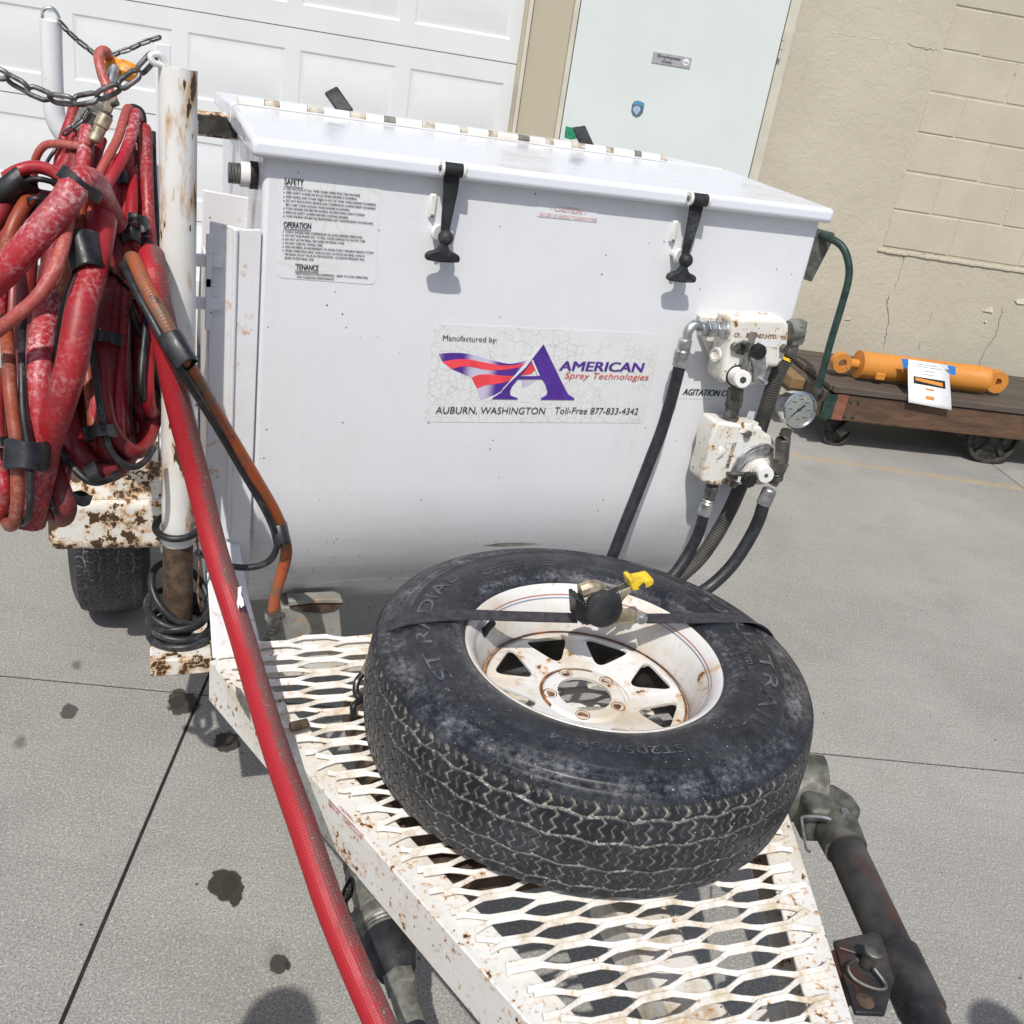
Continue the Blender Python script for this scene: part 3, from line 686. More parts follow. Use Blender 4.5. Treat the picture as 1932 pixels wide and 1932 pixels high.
# fender, engine box, wheel
part('fender', MB().b2(-.205, .40, 2.02, 2.075, .403, .530), 'fender', tr, bevel=.022, seg=4)
out_ = [(2.03, .528), (2.09, .655), (2.19, .700), (2.68, .700), (2.79, .655), (2.85, .50)]
part('fender_arch', MB().prism([(-.203, y, z) for y, z in out_]+[(-.203, y, z) for y, z in [(2.842, .50), (2.783, .648), (2.677, .692), (2.193, .692), (2.097, .648), (2.038, .528)]], (.225, 0, 0)), 'fender', tr, ang=30)
part('frame_side', MB().b2(.025, .40, 2.08, 2.75, .36, .703), 'panel', tr, bevel=.006)
part('fender_step', MB().b2(-.08, .40, 2.035, 2.14, .5355, .592), 'fender', tr, bevel=.004)
part('engine_box', MB().b2(-.10, .40, 2.15, 2.75, .705, 1.0), 'panel', tr, bevel=.01)
part('axle_beam', MB().b2(0, 1.25, 2.50, 2.56, .30, .36), 'iron', tr)
# ---- tyre meshes (axis Z, centred)
def tyre_meshes():
    N, Wn = 1280, 104; TW = .150
    th = np.linspace(0, 2*np.pi, N, endpoint=False); wv = np.linspace(-TW/2, TW/2, Wn)
    Rr = .3315-1.55*wv**2-np.where(np.abs(wv) > .068, (np.abs(wv)-.068)*.35, 0)
    S, Wg = np.meshgrid(th*.3315, wv, indexing='ij')
    M_ = 72; p = 2*np.pi*.3315/M_
    def tri(x): return 2*np.abs(2*(x-np.floor(x+.5)))-1
    def sstep(d, w0): return np.clip(1-(np.abs(d)-w0*.6)/(w0*.8), 0, 1)
    g = np.zeros_like(S)
    for c, wd in ((-.0555, .0015), (-.021, .0013), (.021, .0013), (.0555, .0015)):
        d = Wg-c-.0026*tri(S/p*.5+c*9)
        g = np.maximum(g, sstep(d, wd))
    zz = .0042*tri(Wg/.0175+.25)
    for lo, hi, sh, wd in ((-.09, -.0555, .1, .0019), (-.0555, -.021, .55, .0017), (-.021, .021, .25, .0013), (.021, .0555, .8, .0017), (.0555, .09, .4, .0021)):
        m_ = ((Wg >= lo) & (Wg <= hi)).astype(float)
        x = (S+zz)/p-sh; d = (x-np.round(x))*p
        g = np.maximum(g, m_*sstep(d, wd))
        x = (S+zz*.6)/p-sh-.5; d = (x-np.round(x))*p
        lim = (np.abs(Wg-(lo+hi)/2) < (hi-lo)*.27)
        g = np.maximum(g, m_*lim*.55*sstep(d, .0009))
    x = S/p*2.0; d = (x-np.round(x))*p/2
    g = np.maximum(g, (np.abs(Wg) > .070)*.5*sstep(d, .0009))
    fade = np.clip((TW/2-np.abs(Wg))/.006, 0, 1)
    rad = Rr[None, :]-.0068*g*fade
    X = rad*np.cos(th)[:, None]; Y = rad*np.sin(th)[:, None]; Z = np.broadcast_to(wv[None, :], X.shape)
    V = np.stack([X, Y, Z], -1).reshape(-1, 3)
    i = np.arange(N)[:, None]; j = np.arange(Wn-1)[None, :]; i2 = (i+1) % N
    F = np.stack([i*Wn+j, i2*Wn+j, i2*Wn+j+1, i*Wn+j+1], -1).reshape(-1, 4)
    me = bpy.data.meshes.new('tread'); me.vertices.add(len(V)); me.vertices.foreach_set('co', V.ravel())
    me.loops.add(F.size); me.loops.foreach_set('vertex_index', F.ravel().astype(np.int32)); me.polygons.add(len(F))
    me.polygons.foreach_set('loop_start', np.arange(0, F.size, 4, dtype=np.int32))
    me.update(); me.validate(); me.polygons.foreach_set('use_smooth', [True]*len(me.polygons))
    at2 = me.attributes.new('dust', 'FLOAT', 'POINT'); at2.data.foreach_set('value', (g*fade).ravel().astype(np.float32))
    me.materials.append(MT['tyre'])
    prof = []
    up = [(.1835, .062), (.184, .0705), (.190, .0745), (.1925, .0785), (.1965, .0795), (.199, .0840), (.207, .0885), (.222, .0930), (.245, .0953), (.262, .0945), (.276, .0920), (.2775, .0927), (.279, .0913), (.287, .0885), (.2885, .0891), (.290, .0877), (.296, .0856), (.2975, .0863), (.299, .0843), (.306, .0808), (.3075, .0812), (.309, .0793), (.3140, .0772), (.3180, .0758), (.3200, .0748)]
    mbs = MB()
    for sg in (1, -1): mbs.lathe([(r, z*sg) for r, z in up], n=160)
    mbs.f = [f for f in mbs.f if len(f) == 4]
    ms = bpy.data.meshes.new('sidewall'); ms.from_pydata(mbs.v, [], [f for f in mbs.f])
    bm = bmesh.new(); bm.from_mesh(ms); bmesh.ops.recalc_face_normals(bm, faces=bm.faces); bm.to_mesh(ms); bm.free()
    # recalc may face inward on an open ring: point normals along +-z outwards
    nz = sum(pl.normal.z*(1 if pl.center.z > 0 else -1) for pl in ms.polygons)
    if nz < 0: ms.flip_normals()
    ms.polygons.foreach_set('use_smooth', [True]*len(ms.polygons)); ms.materials.append(MT['tyre'])
    up_ = [(r, z) for r, z in up]
    def zat(r):
        for (a, b), (c, d) in zip(up_, up_[1:]):
            if a <= r <= c: return b+(d-b)*(r-a)/(c-a+1e-9)
        return .1
    return me, ms, zat
TM, SM, zat = tyre_meshes()
def inst(name, me, parent, loc, rot=None):
    o = bpy.data.objects.new(name, me); col.objects.link(o); o.parent = parent; o.location = Vector(loc)-wloc(parent)
    if rot: o.rotation_euler = rot
    return o
wl = part('trailer_wheel', MB().lathe([(.05, -.05), (.178, -.05), (.18, .05), (.05, .05)], (-.092, 2.51, .3315), (1, 0, 0), n=32), 'rim', tr)
inst('tread', TM, wl, (-.092, 2.51, .3315), (0, R(90), 0)); inst('sidewall', SM, wl, (-.092, 2.51, .3315), (0, R(90), 0))
# ================================================================ MIXING TANK
TX0, TX1, TF, TCY, TCZ, TRD = .166, 1.172, 1.52, 1.935, .80, .415
tk = thing('mixing_tank', 'big white mixing tank with a hinged lid, rubber latches and maker sticker', 'tank', ((TX0+TX1)/2, TCY, .38))
prof = [(TF, 1.345), (TF, 1.1), (TF, TCZ)]+[(TCY-TRD*math.cos(a), TCZ-TRD*math.sin(a)) for a in [math.pi*k/28 for k in range(1, 28)]]+[(TCY+TRD, TCZ), (TCY+TRD, 1.345)]
n = len(prof); mb = MB()
mb.add([(x, y, z) for x in (TX0, TX1) for y, z in prof], [tuple(range(n)), tuple(range(2*n-1, n-1, -1))]+[(i, i+1, i+1+n, i+n) for i in range(n-1)]+[(n-1, 0, n, 2*n-1)])
part('tank_body', mb, 'tank', tk, ang=30, bevel=.009, seg=3)
# lid: front leaf with turned-down lip
lx0, lx1, ly0, ly1 = .146, 1.180, 1.497, 1.885
mb = MB(); zt0, zt1 = 1.3575, 1.3735
def lidslab(mb, x0, x1, ya, yb2, za, zb, zlo):
    mb.add([(x0, ya, zlo), (x1, ya, zlo), (x1, yb2, zlo), (x0, yb2, zlo), (x0, ya, za), (x1, ya, za), (x1, yb2, zb), (x0, yb2, zb)], [(0,1,2,3),(4,7,6,5),(0,4,5,1),(1,5,6,2),(2,6,7,3),(3,7,4,0)])
lidslab(mb, lx0, lx1, ly0, ly1, zt0, zt1, 1.331)
lid = part('lid', mb, 'lid', tk, ang=30, bevel=.0085, seg=4)
mb = MB(); lidslab(mb, lx0, lx1, 1.905, 2.36, 1.374, 1.360, 1.335)
part('rear_lid', mb, 'lid', tk, ang=30, bevel=.006, seg=3)
hz = 1.378; x = .158; k = 0; rk = random.Random(5)
while x < 1.02:
    L = rk.uniform(.034, .052) if k % 2 == 0 else rk.uniform(.012, .030)
    mbk = MB().cyl((x, 1.895, hz), (x+L, 1.895, hz), .0085 if k % 2 else .0078, n=16)
    mt = ['latchwhite', 'hingedirt', 'latchwhite', 'hingedirt', 'latchwhite', 'hingedirt', 'latchwhite', 'castgrey'][k % 8]
    part('hinge_knuckle', mbk, mt, lid)
    x += L+.0010; k += 1
part('hinge_leaf', MB().b2(.158, 1.02, 1.872, 1.893, 1.3735, 1.3755), 'latchwhite', lid)
for (bx, by), (ux, uy) in (((655,214),(624,170)), ((1112,284),(1092,240))):
    a = at(bx, by, Y=1.915); b = at(ux, uy, Y=1.955)
    part('rear_latch_strap', MB().beam(a, b, .028, .008, (0, -1, .2)), 'rubber', tk, bevel=.003)
# side bolt fitting, square tube, drain box
c0 = Vector((TX0, 1.60, 1.292))
part('shaft_end', MB().lathe([(.021, 0), (.021, .012)], c0, (-1, 0, 0), n=24), 'blackplastic', tk)
part('shaft_collar', MB().lathe([(.019, .012), (.019, .026)], c0, (-1, 0, 0), n=24), 'latchwhite', tk)
part('shaft_thread', MB().lathe([(.015+.0012*(q % 2), .026+.0022*q) for q in range(9)], c0, (-1, 0, 0), n=24), 'darksteel', tk, ang=20)
part('stub_tube', MB().b2(.088, .168, 1.98, 2.03, 1.302, 1.345), 'fender', tk, bevel=.003)
part('stub_mouth', MB().b2(.096, .164, 1.976, 1.9799, 1.306, 1.340), 'iron', tk)
zd = zm(560, 1240, 960, 1932); DY = 1.60
def dprism(pts, dy, y=DY): return MB().prism([at(*zd(*q), Y=y) for q in pts], (0, dy, 0))
part('drain_box', dprism([(690,1345),(1390,1330),(1440,1800),(760,1800)], .20), 'drain', tk, bevel=.003)
part('drain_mouth', dprism([(785,1340),(1100,1305),(1435,1300),(1330,1370),(1130,1410),(930,1395)], .004, DY-.006), 'rustpipe', tk)
part('drain_flange', dprism([(780,1270),(1350,1240),(1440,1275),(1430,1300),(1050,1300),(790,1335)], .03, DY-.010), 'drain', tk, bevel=.002)
part('weld_bead', MB().cyl((.20, 1.605, .553), (1.13, 1.605, .553), .004, n=8), 'tank', tk)
# ---- front latches
def latch(px, py, seed):
    """px,py: the pin on the lid lip"""
    P = at(px, py, Y=1.492); y0 = TF
    L = part('latch', MB().prism([(P.x-.0135, 1.4885, P.z), (P.x+.0135, 1.4885, P.z), (P.x+.013, 1.4885, P.z-.03), (P.x+.0075, 1.491, P.z-.092), (P.x-.0065, 1.491, P.z-.092), (P.x-.0105, 1.4885, P.z-.03)], (0, .0075, 0)), 'rubber', tk, bevel=.0025)
    part('strap_eye', MB().cyl((P.x-.0145, 1.488, P.z+.002), (P.x+.0145, 1.488, P.z+.002), .0105, n=20), 'rubber', L)
    for s in (-1, 1): part('pin_ear', MB().cyl((P.x+s*.0148, 1.489, P.z+.002), (P.x+s*.0195, 1.489, P.z+.002), .0118, n=20), 'latchwhite', L, bevel=.001)
    part('pin', MB().cyl((P.x-.022, 1.488, P.z+.002), (P.x+.022, 1.488, P.z+.002), .0045, n=12), 'darksteel', L)
    part('ball', MB().ball((P.x+.001, 1.488, P.z-.101), .0125, 18), 'rubber', L)
    mg = MB(); z = P.z-.115; cx = P.x-.001
    pr = [(-.006, .012), (-.006, .002), (-.011, -.006), (-.021, -.009), (-.0265, -.012), (-.029, -.017), (-.0275, -.0225), (-.020, -.0235), (0, -.0245), (.020, -.0235), (.0275, -.0225), (.029, -.017), (.0265, -.012), (.021, -.009), (.011, -.006), (.006, .002), (.006, .012)]
    mg.prism([(cx+a, 1.481, z+b) for a, b in pr], (0, .013, 0)); part('grip', mg, 'rubber', L, bevel=.004, seg=3)
    mbb = MB().b2(P.x-.024, P.x-.012, 1.514, TF+.001, P.z-.078, P.z-.040)
    part('keeper_plate', mbb, 'latchwhite', L, bevel=.003)
    part('keeper_disc', MB().cyl((P.x-.013, 1.5, P.z-.096), (P.x-.0095, 1.494, P.z-.096), .013, n=20).b2(P.x-.016, P.x+.016, 1.50, TF, P.z-.100, P.z-.092), 'latchwhite', L, bevel=.002)
    part('rivet', MB().ball((P.x-.018, 1.513, P.z-.074), .003, 8), 'darksteel', L)
latch(853, 322, 1); latch(1316, 378, 2)
# ---- stickers
SY = TF-.0007
def roundrect(c, r=.008, k=4):
    """c: four corners in order -> rounded polygon"""
    c = [Vector(p) for p in c]; out = []
    for i in range(4):
        a, b, d = c[i-1], c[i], c[(i+1) % 4]
        e1 = (a-b).normalized()*r; e2 = (d-b).normalized()*r
        for t in range(k+1):
            q = t/k; out.append(b+e1*(1-q)**2+e2*q**2)
    return out
z8 = zm(1040, 780, 1680, 1932)
def tp(f, x, y, yy=SY): return at(*f(x, y), Y=yy)
ms = part('maker_sticker', MB().prism(roundrect([tp(z8, 130, 88), tp(z8, 1860, 165), tp(z8, 1720, 838), tp(z8, 55, 830)], .014), (0, .0004, 0)), 'makersticker', tk, ang=0)
LY = SY-.0004
def poly8(pts, mat, name, lvl=0): return part(name, MB().prism([tp(z8, a, b, LY-lvl*.0003) for a, b in pts], (0, .00025, 0)), mat, ms, ang=0)
def lerpc(p, k=5): return [(v.x, v.y) for v in spline([(a, b, 0) for a, b in p], k)]
top = lerpc([(168, 315), (300, 308), (430, 322), (560, 360), (680, 388), (760, 385), (850, 358)])
b1 = lerpc([(200, 375), (300, 358), (400, 358), (520, 382), (640, 402), (740, 400), (835, 385)])
b2 = lerpc([(272, 432), (340, 412), (420, 415), (520, 435), (640, 438), (740, 425), (815, 405)])
b3 = lerpc([(418, 495), (470, 475), (540, 470), (630, 478), (720, 482), (775, 475)])
b4 = lerpc([(460, 578), (520, 555), (580, 545), (650, 535), (700, 520), (730, 505)])
b5 = lerpc([(485, 665), (540, 645), (600, 622), (640, 600), (660, 570)])
l12 = lerpc([(168, 315), (180, 350), (200, 375)]); 
poly8(top+b1[::-1], 'flagpurple', 'flag_stripe')
poly8(b1+b2[::-1], 'flagred', 'flag_stripe', 1)
poly8(b2+b3[::-1], 'flagpurple', 'flag_stripe')
poly8(b3+b4[::-1], 'flagred', 'flag_stripe', 1)
poly8(b4+b5[::-1], 'flagpurple', 'flag_stripe')
poly8([(820,425),(890,378),(905,430),(870,468),(800,478)], 'flagred', 'flag_stripe', 1)
poly8([(800,510),(880,480),(900,520),(850,555),(800,572)], 'flagpurple', 'flag_stripe')
Aout = [(963,243),(1115,560),(1150,620),(1195,652),(1195,664),(945,662),(945,650),(985,628),(992,600),(975,545),(950,500),(760,500),(725,560),(708,600),(715,632),(768,650),(768,659),(578,656),(578,648),(640,612),(700,540)]
wh = [(950,255),(963,232),(978,243),(1125,560),(1150,600)]
poly8([(860,345),(950,238),(963,230),(975,238),(985,262),(955,300),(600,640),(560,668),(560,650),(640,600),(700,530)], 'sticker', 'letter_edge', 2)
def quad8(pts, mat, nm, l): poly8(pts, mat, nm, l)
quad8([(963,243),(995,310),(1115,560),(1150,622),(1195,652),(1195,664),(945,662),(945,650),(985,628),(992,600),(975,545),(872,362)], 'purple', 'letter_leg', 3)
quad8([(963,243),(872,362),(830,418),(700,540),(640,612),(578,648),(578,656),(768,659),(768,650),(715,632),(708,600),(725,560),(880,370)], 'purple', 'letter_leg', 4)
quad8([(780,484),(950,484),(965,506),(752,506)], 'purple', 'letter_bar', 5)
quad8([(872,366),(884,362),(934,478),(918,480)], 'sticker', 'letter_edge', 6)
def txt8(s, a, b, h, mat, shear=0, bold=0.0, nm='lettering'):
    mb = MB(); A = tp(z8, *a, LY); B = tp(z8, *b, LY); put_text(mb, s, A, B, h, NF, shear, bold, .0012); part(nm, mb, mat, ms, ang=0)
px8 = .000250*1.0
pxs = (tp(z8, 1600, 500)-tp(z8, 600, 500)).length/1000
txt8('Manufactured by:', (200, 212), (610, 228), 40*pxs*.92, 'ink')
txt8('AMERICAN', (1075, 438), (1700, 450), 68*pxs, 'purple', .12, .03)
txt8('Spray Technologies', (1118, 498), (1745, 512), 46*pxs, 'scriptred', .25, 0)
txt8('AUBURN, WASHINGTON', (145, 764), (968, 769), 50*pxs, 'ink', .05)
txt8('Toll-Free 877-833-4342', (1040, 766), (1670, 772), 50*pxs, 'ink', .08)
# safety sticker
zs = zm(660, 400, 1300, 1932)
ss = part('safety_sticker', MB().prism(roundrect([tp(zs, 125, 128), tp(zs, 882, 195), tp(zs, 840, 942), tp(zs, 100, 888)], .010), (0, .0004, 0)), 'safetysticker', tk, ang=0)
ps = (tp(zs, 800, 500)-tp(zs, 200, 500)).length/600
mb = MB()
def ts(s, a, b, h, bold=.012): put_text(mb, s, tp(zs, *a, LY), tp(zs, *b, LY), h*ps, NF, .02, bold, .0008)
ts('SAFETY', (152, 182), (296, 192), 44, .012)
ts('USE CAUTION AT ALL TIMES WHEN OPERATING THIS MACHINE', (168, 221), (723, 275), 16, .006)
ts('KEEP SAFETY SCREEN IN PLACE WHEN ENGINE IS RUNNING', (166, 250), (697, 301), 16, .006)
ts('KEEP HANDS AND OTHER OBJECTS OUT OF TANK WHEN ENGINE IS RUNNING', (166, 281), (843, 344), 16, .006)
ts('DO NOT REACH INTO ENGINE AND COMPRESSOR COMPARTMENT OR BEHIND', (166, 311), (840, 373), 16, .006)
ts('BELT AND CHAIN GUARDS WHEN ENGINE IS RUNNING', (164, 341), (645, 384), 16, .006)
ts('TURN ENGINE OFF BEFORE RAISING OR REMOVING SAFETY SCREEN', (164, 370), (757, 422), 16, .006)
ts('REPLACE SAFETY SCREEN BEFORE STARTING ENGINE', (164, 399), (631, 441), 16, .006)
ts('TURN ENGINE OFF BEFORE PERFORMING ANY MAINTENANCE ON MACHINE', (164, 428), (820, 486), 16, .006)
ts('OPERATION', (146, 507), (352, 520), 44, .012)
ts('CHECK ENGINE AND COMPRESSOR OIL LEVELS BEFORE OPERATING', (160, 545), (740, 590), 16, .006)
ts('DO NOT RUN PUMPS DRY - IT WILL CAUSE DAMAGE TO STATOR TUBE', (160, 573), (760, 619), 16, .006)
ts('DO NOT LET MATERIAL DRY HARD IN MIXING TANK', (158, 602), (604, 635), 16, .006)
ts('DO NOT OVER FILL MIXING TANK', (158, 631), (442, 651), 16, .006)
ts('ADD MATERIAL IN INCREMENTS TO AVOID OVER STRESSING MIXING SYSTEM', (158, 659), (824, 707), 16, .006)
ts('WHEN OPERATING SPRAY GUN DO NOT ACTIVATE MATERIAL PUMP W', (156, 687), (758, 732), 16, .006)
ts('MATERIAL FLOW VALVE IN OFF POSITION - EXCESSIVE PRESSURE WILL', (156, 715), (760, 758), 16, .006)
ts('BUILD IN MATERIAL LINE', (156, 743), (374, 758), 16, .006)
ts("'TENANCE", (234, 824), (408, 836), 44, .012)
ts('MAINTENANCE IS RECOMMENDED - REFER TO YOUR OPERATING', (238, 860), (782, 895), 16, .006)
ts('FOR SCHEDULED MAINTENANCE', (250, 888), (526, 905), 16, .006)
for y in (214, 243, 274, 304, 363, 392, 421, 538, 566, 595, 624, 652, 680):
    q = tp(zs, 150 if y < 500 else 144, y+2, LY-.0008); mb.add([q+Vector(d)*.0008 for d in ((-1, 0, -1), (1, 0, -1), (1, 0, 1), (-1, 0, 1))], [(0, 1, 2, 3)])
for a, b in (((152, 199), (296, 209)), ((146, 520), (352, 533)), ((234, 837), (408, 849))):
    A = tp(zs, *a, LY-.0008); B = tp(zs, *b, LY-.0008); d = Vector((0, 0, .0005)); mb.add([A-d, B-d, B+d, A+d], [(0, 1, 2, 3)])
part('lettering', mb, 'ink', ss, ang=0)
zc = zm(640, 0, 1440, 1932)
zl2 = lambda x, y: (x, y)
cs = part('caution_sticker', MB().prism(roundrect([at(1014, 377, Y=SY), at(1129, 391, Y=SY), at(1126, 420, Y=SY), at(1012, 408, Y=SY)], .003), (0, .0004, 0)), 'sticker', tk, ang=0)
mb = MB(); put_text(mb, '- CAUTION -', at(1038, 396, Y=LY), at(1104, 405, Y=LY), .0085, NF, 0, .015, .0008); put_text(mb, 'SECURE LID BEFORE TRANSPORTING', at(1017, 407, Y=LY), at(1125, 418, Y=LY), .0058, NF, 0, .01, .0008)
part('lettering', mb, 'pinkink', cs, ang=0)
z7 = zm(1500, 740, 2060, 1424)
ags = part('control_sticker', MB().prism([tp(z7, 510, 572), tp(z7, 935, 560), tp(z7, 930, 660), tp(z7, 500, 652)], (0, .0004, 0)), 'sticker', tk, ang=0)
mb = MB(); put_text(mb, 'AGITATION CON', tp(z7, 523, 627, LY), tp(z7, 858, 641, LY), .0128, NF, .12, .02, .0008); part('lettering', mb, 'ink', ags, ang=0)
part('scuff_mark', MB().prism([at(*zm(840,1320,1560,1932)(*q), Y=1.5183) for q in [(970,122),(1100,100),(1280,98),(1380,108),(1250,120),(1120,126)]], (0, .0003, 0)), 'castgrey', tk, ang=0)
# ---- valves
VY = 1.442
def p7(pts, y): return [at(*z7(*q), Y=y) for q in pts]
def vprism(pts, y, dy, f=z7): return MB().prism([at(*f(*q), Y=y) for q in pts], (0, dy, 0))
v1 = part('control_valve', vprism([(842,140),(1180,150),(1207,185),(1200,300),(1175,400),(1130,460),(1075,450),(1050,520),(985,575),(930,575),(780,562),(770,520),(800,400),(836,250)], VY, .058), 'valve', tk, bevel=.008, seg=4, label='upper white valve block with a row of raised letters')
part('mounting_plate', vprism([(640,125),(830,140),(1190,165),(1140,480),(740,480),(640,200)], 1.502, .016), 'valve', v1, bevel=.003)
zv = zm(1740, 760, 2060, 1932)
def seg(mat, pts, r, parent, name, hexn=None, y=VY, n=24, f=z7, ys=None):
    """stacked turned fittings along a line through (px,py)"""
    for i in range(len(pts)-1):
        a = at(*f(*pts[i]), Y=ys[i] if ys else y); b = at(*f(*pts[i+1]), Y=ys[i+1] if ys else y)
        part(name, MB().cyl(a, b, r[i], n=6 if hexn and hexn[i] else n), mat, parent, bevel=.0008)
# lever, quadrant, knob of upper valve
hub = at(*zv(600,1080), Y=VY); hub2 = at(*zv(735,1160), Y=VY-.050)
part('valve_hub', MB().lathe([(.0175, 0), (.0175, .012), (.0165, .014), (.0165, .040), (.014, .043), (.0, .043)], hub, hub2-hub, n=24), 'latchwhite', v1)
part('hub_seal', MB().lathe([(.0195, -.002), (.0205, .006), (.0175, .007)], hub, hub2-hub, n=24), 'blackplastic', v1)
part('hub_socket', MB().hexa(hub+(hub2-hub).normalized()*.040, hub+(hub2-hub).normalized()*.0437, .0065), 'darksteel', v1)
part('lever', MB().beam(at(*zv(720,1010), Y=VY-.022), at(*zv(870,420), Y=VY-.020), .0135, .004, (0, -1, 0)), 'castgrey', v1, bevel=.001)
qd = [(940,560),(1010,660),(1050,780),(1065,900),(1060,1010),(1030,1120),(985,1200),(870,1185),(870,1060),(865,950),(840,860),(800,780),(760,700)]
part('quadrant_plate', vprism(qd, VY-.0045, .004, zv), 'zinc', v1, bevel=.0008)
part('knob', MB().lathe([(.0115, 0), (.0145, .002), (.0145, .012), (.012, .016), (0, .017)], at(*zv(905,700), Y=VY-.028), (0, -1, 0), n=20), 'blackplastic', v1)
part('quadrant_stop', MB().cyl(at(*zv(1010,1160), Y=VY), at(*zv(1060,1185), Y=VY-.02), .0038, n=12), 'zinc', v1)
part('lever_bracket', vprism([(660,580),(780,560),(760,780),(615,760)], VY-.006, .005, zv), 'darksteel', v1, bevel=.001)
part('lever_screw', MB().cyl(at(*zv(715,580), Y=VY-.004), at(*zv(790,620), Y=VY-.03), .0042, n=12), 'darksteel', v1)
for q in ((572,635), (1310,665)): c_ = at(*zv(*q), Y=VY); part('bolt', MB().hexa(c_, c_+Vector((0, -.009, 0)), .0088), 'darksteel', v1, bevel=.0008)
part('plate_patch', vprism([(975,540),(1225,540),(1195,655),(985,640)], VY-.0006, .0005, zv), 'sticker', v1, ang=0)
mb = MB(); put_text(mb, 'BRAND HYD.', at(*zv(750,495), Y=VY-.0002), at(*zv(1215,520), Y=VY-.0002), .0075, NF, 0, .03, .001); put_text(mb, 'CF', at(*zv(565,490), Y=VY-.0002), at(*zv(640,495), Y=VY-.0002), .0075, NF, 0, .03, .001); put_text(mb, 'PORT', at(*zv(1275,530), Y=VY-.0002), at(*zv(1375,535), Y=VY-.0002), .0075, NF, 0, .02, .001)
part('raised_lettering', mb, 'rimrust', v1, ang=0)
# port plugs on block's left cheek
cx0 = at(*z7(740,370), Y=VY+.025); part('port_plug', MB().lathe([(.0135, 0), (.0135, .004), (.009, .004), (.009, .001)], cx0, (-1, -.25, 0), n=20), 'valve', v1)
# inlet elbow and left hose
e0 = at(*z7(835,215), Y=VY+.022)
for i, (xa, xb, r, hx) in enumerate([(0, .018, .0165, 0), (.018, .034, .0150, 1), (.035, .054, .0165, 1), (.054, .066, .013, 0)]):
    part('elbow_nut' if hx else 'elbow_collar', (MB().hexa if hx else MB().cyl)(e0+Vector((-xa, 0, -xa*.02)), e0+Vector((-xb, 0, -xb*.02)), r), 'zinc', v1, bevel=.001)
el = [e0+Vector((-.066, 0, 0)), at(*z7(610,180), Y=VY+.022), at(*z7(565,215), Y=VY+.020), at(*z7(548,290), Y=VY+.018)]
part('elbow_pipe', MB().tube(el, .0088, n=16), 'zinc', v1)
part('crimp_ferrule', MB().lathe([(.0105, 0), (.0125, .002), (.0125, .018), (.0115, .02), (.0145, .023), (.0145, .050), (.0125, .052)], at(*z7(545,272), Y=VY+.018), at(*z7(505,455), Y=VY+.018)-at(*z7(545,272), Y=VY+.018), n=20), 'zinc', v1)
def hoseY(pts, f=z7): return [at(*f(a, b), Y=c) for a, b, c in pts]
h1 = part('hydraulic_hose', MB().tube(hoseY([(507,440,VY+.018),(470,590,VY+.02),(400,830,VY+.02),(320,1040,VY+.015),(230,1270,VY+.008),(150,1470,VY),(85,1640,VY-.008),(20,1790,VY-.012)]), .0112, n=18), 'hydhose', tk)
# right hand elbow on upper valve and the braided hose
seg('castgrey', [(1195,220),(1275,215)], [.019], v1, 'elbow_body', [0], VY+.025)
part('elbow_block', MB().hexa(at(*z7(1255,165), Y=VY+.025), at(*z7(1235,290), Y=VY+.03), .020), 'castgrey', v1, bevel=.002)
seg('darksteel', [(1225,285),(1210,340),(1190,380)], [.014, .016], v1, 'elbow_nut', [0, 1], VY+.032)
part('yellow_band', MB().lathe([(.0125, -.003), (.0145, -.003), (.0145, .003), (.0125, .003)], at(*z7(1178,395), Y=VY+.035), (.3, 0, 1), n=20, closed=True), 'yellow', v1)
h3 = part('braided_hose', MB().tube(hoseY([(1185,385,VY+.035),(1120,520,VY+.04),(1040,770,VY+.045),(960,1020,VY+.05),(880,1240,VY+.05),(790,1430,VY+.045),(650,1650,VY+.035),(500,1790,VY+.02),(400,1860,VY+.01)]), .0148, n=18), 'braid', tk)
# nipple stack between the valves
ns = [(862,590),(858,650),(845,705),(835,765),(825,800),(822,830)]
seg('darksteel', ns, [.0150, .0170, .0145, .0165, .0125], v1, 'nipple', [0, 1, 1, 1, 0], VY+.024)
# lower valve
v2 = part('control_valve', vprism([(745,800),(1035,835),(1040,870),(1085,890),(1115,930),(1115,1010),(1100,1160),(1050,1206),(720,1206),(650,1185),(655,1130),(690,1010),(700,920)], VY, .056), 'valve', tk, bevel=.010, seg=4, label='lower white valve body with a curved grey quadrant plate')
part('valve_top', MB().lathe([(.030, -.010), (.029, .006), (.026, .009)], at(*z7(890,815), Y=VY+.026), (0.05, .1, 1), n=28), 'valve', v2)
part('side_boss', MB().lathe([(.0215, 0), (.0205, .012), (.018, .014)], at(*z7(735,975), Y=VY+.018), (-.9, -.45, 0.05), n=24), 'valve', v2)
zw = zm(1700, 1020, 2020, 1932)
part('top_plug', MB().lathe([(.0135, 0), (.0135, .004), (.008, .004), (.008, .001)], at(*zw(1075,235), Y=VY+.026), (.05, 0, 1), n=20), 'valve', v2)
qd = [(1430,600),(1345,545),(1250,545),(1150,570),(1040,620),(950,690),(870,780),(815,870),(780,950),(920,970),(960,900),(1010,840),(1080,780),(1160,740),(1260,720),(1360,715)]
part('quadrant_plate', vprism(qd, VY-.005, .004, zw), 'zinc', v2, bevel=.0008)
part('quadrant_ridge', MB().tube([at(*zw(*q), Y=VY-.005) for q in [(870,940),(920,840),(1000,740),(1100,660),(1220,610),(1340,600)]], .0015, n=8), 'zinc', v2)
hub = at(*zw(1190,900), Y=VY); hub2 = at(*zw(1325,1045), Y=VY-.05)
part('valve_hub', MB().lathe([(.0165, 0), (.0165, .04), (.015, .043), (0, .043)], hub, hub2-hub, n=24), 'latchwhite', v2)
